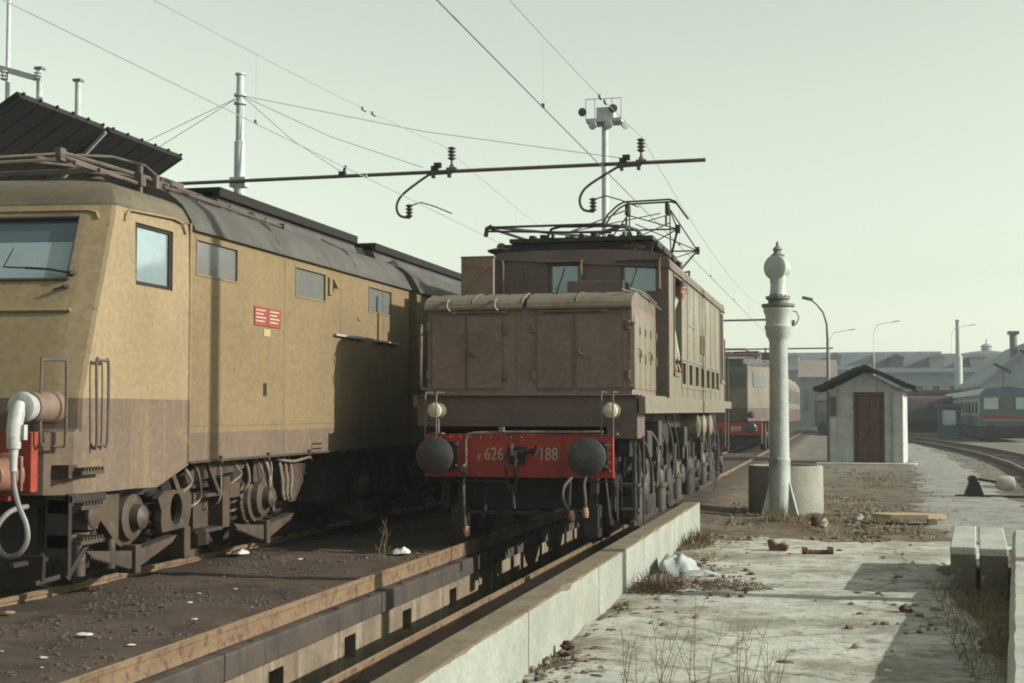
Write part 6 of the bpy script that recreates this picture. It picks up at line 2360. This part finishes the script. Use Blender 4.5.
stone("brick_piece", (.50, 12.5, .06), (.055, .045, .035), M("brown_lump", (.12, .075, .05), (.08, .05, .04), .9, 5, bump=.3), "brown brick lump lying at the edge of the big shadow", "brick", None, 6)

def scatter(name, mat, boxes, seed, smin, smax, kind='stuff', flat=.6):
    random.seed(seed)
    q = MB()
    gr = 1.618
    base = [Vector(p).normalized() for p in ((-1, gr, 0), (1, gr, 0), (-1, -gr, 0), (1, -gr, 0), (0, -1, gr), (0, 1, gr), (0, -1, -gr), (0, 1, -gr), (gr, 0, -1), (gr, 0, 1), (-gr, 0, -1), (-gr, 0, 1))]
    fc = [(0, 11, 5), (0, 5, 1), (0, 1, 7), (0, 7, 10), (0, 10, 11), (1, 5, 9), (5, 11, 4), (11, 10, 2), (10, 7, 6), (7, 1, 8), (3, 9, 4), (3, 4, 2), (3, 2, 6), (3, 6, 8), (3, 8, 9), (4, 9, 5), (2, 4, 11), (6, 2, 10), (8, 6, 7), (9, 8, 1)]
    for (x0, x1, y0, y1, n_, dens, zoff) in boxes:
        c_ = 0
        tries = 0
        while c_ < n_ and tries < n_ * 12:
            tries += 1
            x, y = rnd(x0, x1), rnd(y0, y1)
            if dens is not None and fbm(x, y, dens, 3, seed) < .05:
                continue
            c_ += 1
            s0 = smin + (smax - smin) * random.random() ** 3
            rt = Matrix.Rotation(rnd(0, 6.28), 3, 'Z')
            z = gz(x, y) + zoff + s0 * .05
            ex, ey = rnd(.7, 1.3), rnd(.55, 1.0)
            q.add([tuple(Vector((x, y, z)) + rt @ Vector((p.x * s0 * ex * rnd(.75, 1.2), p.y * s0 * ey * rnd(.75, 1.2), p.z * s0 * flat * rnd(.6, 1.2)))) for p in base], fc, False)
    return tag(q.build(name, mat), kind=kind)

scatter("gravel", stonem, [(-2.02, .6, 19.3, 30, 1500, .6, 0), (0, 2, 20, 27, 500, None, 0), (-2.04, -1.2, 6, 20, 500, 1.0, .02), (-1.5, .9, 8, 19, 60, .9, .03), (.7, 1.6, 7, 17, 300, None, 0), (-1, 3, 28, 47, 500, .4, 0), (3.5, 9, 25, 70, 700, None, 0)], 31, .012, .06)
scatter("cinder_gravel", M("cinder_lumps", (.092, .072, .060), (.055, .044, .038), .9, 9, c3=(.22, .18, .14), a3=.5, bump=.3), [(-6.85, -4.65, 6, 17, 2600, .9, 0), (-6.85, -4.65, 7, 17, 300, None, 0), (-2.9, -2.3, 5, 20, 900, None, .0), (-6.9, -4.7, 17, 30, 800, None, 0), (-9.5, -7.2, 7, 16, 500, None, 0)], 33, .006, .030)
scatter("rubble", M("brown_rubble", (.15, .092, .06), (.10, .065, .045), .9, 8, c3=(.25, .18, .12), a3=.4, bump=.3), [(-2.0, -1.3, 16.2, 19.5, 240, None, .0), (-.6, 1.4, 20.0, 24.5, 700, .5, 0), (.1, 1.4, 36, 41, 200, None, 0), (-2.0, -1.55, 8, 17, 300, .9, .02), (-1.7, -.9, 13, 16, 90, None, .03), (.0, 1.0, 11.5, 14, 40, .8, .03)], 35, .010, .055)
scatter("pale_litter", paper, [(-2.0, -1.2, 8, 20, 14, None, .03), (-6.6, -4.8, 7, 17, 16, None, .01), (-1.9, .5, 20, 30, 26, None, .0), (-1, .8, 8, 18, 8, None, .03)], 37, .012, .045, flat=.25)


def weed(name, x, y, h, nst, mat, label, cat, grp, spread=.5, branch=True, seed=0, r=.005):
    random.seed(seed)
    q = MB()
    z = gz(x, y)
    for k in range(nst):
        a_ = rnd(0, 6.28)
        l = rnd(.05, spread) * h
        hh = h * rnd(.6, 1.0)
        p = [Vector((x + rnd(-.06, .06), y + rnd(-.06, .06), z - .02))]
        for i in range(1, 6):
            t = i / 5
            p.append(p[0] + Vector((math.cos(a_) * l * t ** 1.5 + rnd(-.01, .01), math.sin(a_) * l * t ** 1.5 + rnd(-.01, .01), hh * t)))
        q.tube(p, [r, r * .9, r * .8, r * .65, r * .5, r * .3], 4)
        if branch:
            for b_ in range(random.randint(4, 9)):
                i = random.randint(1, 4)
                s0 = p[i]
                a2 = rnd(0, 6.28)
                l2_ = rnd(.04, .16) * h
                q.tube([s0, s0 + Vector((math.cos(a2) * l2_ * .6, math.sin(a2) * l2_ * .6, l2_ * .5)), s0 + Vector((math.cos(a2) * l2_ * .8, math.sin(a2) * l2_ * .8, l2_ * 1.1))], r * .45, 3)
    return tag(q.build(name, mat), label, cat, grp)

wd = [(-.86, 8.55, .72, 4, "tallest dry weed, with leaning twin stalks at the slab's near edge"), (-.62, 8.7, .58, 5, "dry weed with upright stalks just right of the tallest one"),
      (-1.28, 8.6, .62, 4, "thin dry weed nearest the low wall at the slab's near edge"), (-1.08, 8.75, .64, 4, "thin dry weed standing close on the left of the tallest one"), (-.40, 8.5, .42, 6, "low twiggy weed at the slab's near edge, rightmost of its row")]
for i, (x, y, h, n_, lb) in enumerate(wd):
    weed("dry_weed", x, y, h, n_, twig, lb, "weed", "dry weeds on the slab", .28, True, 40 + i, .0028)
weed("dry_weed", -5.15, 15.3, .55, 3, straw, "dry straw stalk standing beside the paper near the left pit rail", "weed", "dry weeds by the pit", .4, True, 51, .003)
weed("dry_weed", -5.35, 13.2, .28, 4, straw, "small dry tuft on the cinders left of the pit rail", "weed", "dry weeds by the pit", .6, True, 52, .003)
def tangle(x, y, lx, ly, n, h, mat, label, seed):
    """a matted patch of dry stalks lying every way, a few still upright"""
    random.seed(seed)
    q = MB()
    for k in range(n):
        a_, rr = rnd(0, 6.28), random.random() ** .6
        px_, py_ = x + math.cos(a_) * rr * lx, y + math.sin(a_) * rr * ly
        z = gz(px_, py_) + .02
        up = random.random() ** 2.2
        d_ = rnd(0, 6.28)
        l = rnd(.06, .20)
        hh = h * (.12 + .88 * up) * (1.15 - .6 * rr)
        p0 = Vector((px_, py_, z))
        p2 = p0 + Vector((math.cos(d_) * l * (1 - .6 * up), math.sin(d_) * l * (1 - .6 * up), hh))
        p1 = (p0 + p2) / 2 + Vector((rnd(-.02, .02), rnd(-.02, .02), hh * .2))
        q.tube([p0, p1, p2], [.0035, .0028, .0012], 3, False)
    return tag(q.build("grass_tuft", mat), label, "grass tuft", "dry grass tufts")


tangle(-1.0, 22.9, .28, .3, 260, .34, straw, "pale dry grass tuft at the foot of the water column", 61)
tangle(-.45, 22.3, .4, .5, 260, .2, straw, "low dry grass patch right of the water column's foot", 62)
tangle(-1.85, 18.3, .22, .9, 420, .26, twig, "brown dry grass patch against the wall's far half", 63)
tangle(-1.78, 13.6, .26, .6, 460, .24, twig, "brown dry grass patch at the wall beside the white sack", 64)
tangle(-1.22, 13.9, .55, .45, 420, .12, twig, "flattened brown grass patch on the slab in front of the white sack", 65)
tangle(-.75, 8.55, .7, .3, 380, .12, straw, "straw litter patch around the feet of the dry weeds", 66)
random.seed(70)
q = MB()
for k in range(1500):
    x, y = rnd(.75, 1.75), rnd(6.5, 14.2)
    if x > .60 + (y - 6) * .114:
        continue
    z = gz(x, y)
    a_ = rnd(0, 6.28)
    l, h = rnd(.03, .14), rnd(.04, .16)
    q.tube([(x, y, z), (x + math.cos(a_) * l * .5, y + math.sin(a_) * l * .5, z + h * .8), (x + math.cos(a_) * l, y + math.sin(a_) * l, z + h)], [.004, .003, .0015], 3, False)
for k in range(2600):
    x, y = random.choice(((rnd(-.3, 1.3), rnd(19.6, 24)), (rnd(-1.9, -1.4), rnd(15.5, 20.5)), (rnd(-1.9, .3), rnd(21, 27)), (rnd(.4, 2), rnd(33, 42))))
    if fbm(x, y, .9, 3, 14) < .08:
        continue
    z = gz(x, y)
    a_ = rnd(0, 6.28)
    l, h = rnd(.04, .16), rnd(.03, .14)
    q.tube([(x, y, z), (x + math.cos(a_) * l * .5, y + math.sin(a_) * l * .5, z + h * .8), (x + math.cos(a_) * l, y + math.sin(a_) * l, z + h)], [.004, .003, .0015], 3, False)
tag(q.build("dry_grass", straw), kind='stuff')

# ------------------------------------------------------------------ haze
hz = MB()
hz.box(-480, 480, -70, 720, -3, 26)
ho = hz.build("haze", None) if False else None
me = bpy.data.meshes.new("haze")
me.from_pydata(hz.v, [], hz.f)
ho = bpy.data.objects.new("haze", me)
COL.objects.link(ho)
hm = bpy.data.materials.new("haze")
hm.use_nodes = True
t = hm.node_tree
t.nodes.clear()
pv_ = t.nodes.new("ShaderNodeVolumePrincipled")
pv_.inputs['Color'].default_value = (.86, .95, 1.0, 1)
pv_.inputs['Density'].default_value = .0006
pv_.inputs['Anisotropy'].default_value = .2
ou = t.nodes.new("ShaderNodeOutputMaterial")
t.links.new(pv_.outputs[0], ou.inputs['Volume'])
me.materials.append(hm)
ho['kind'] = 'stuff'
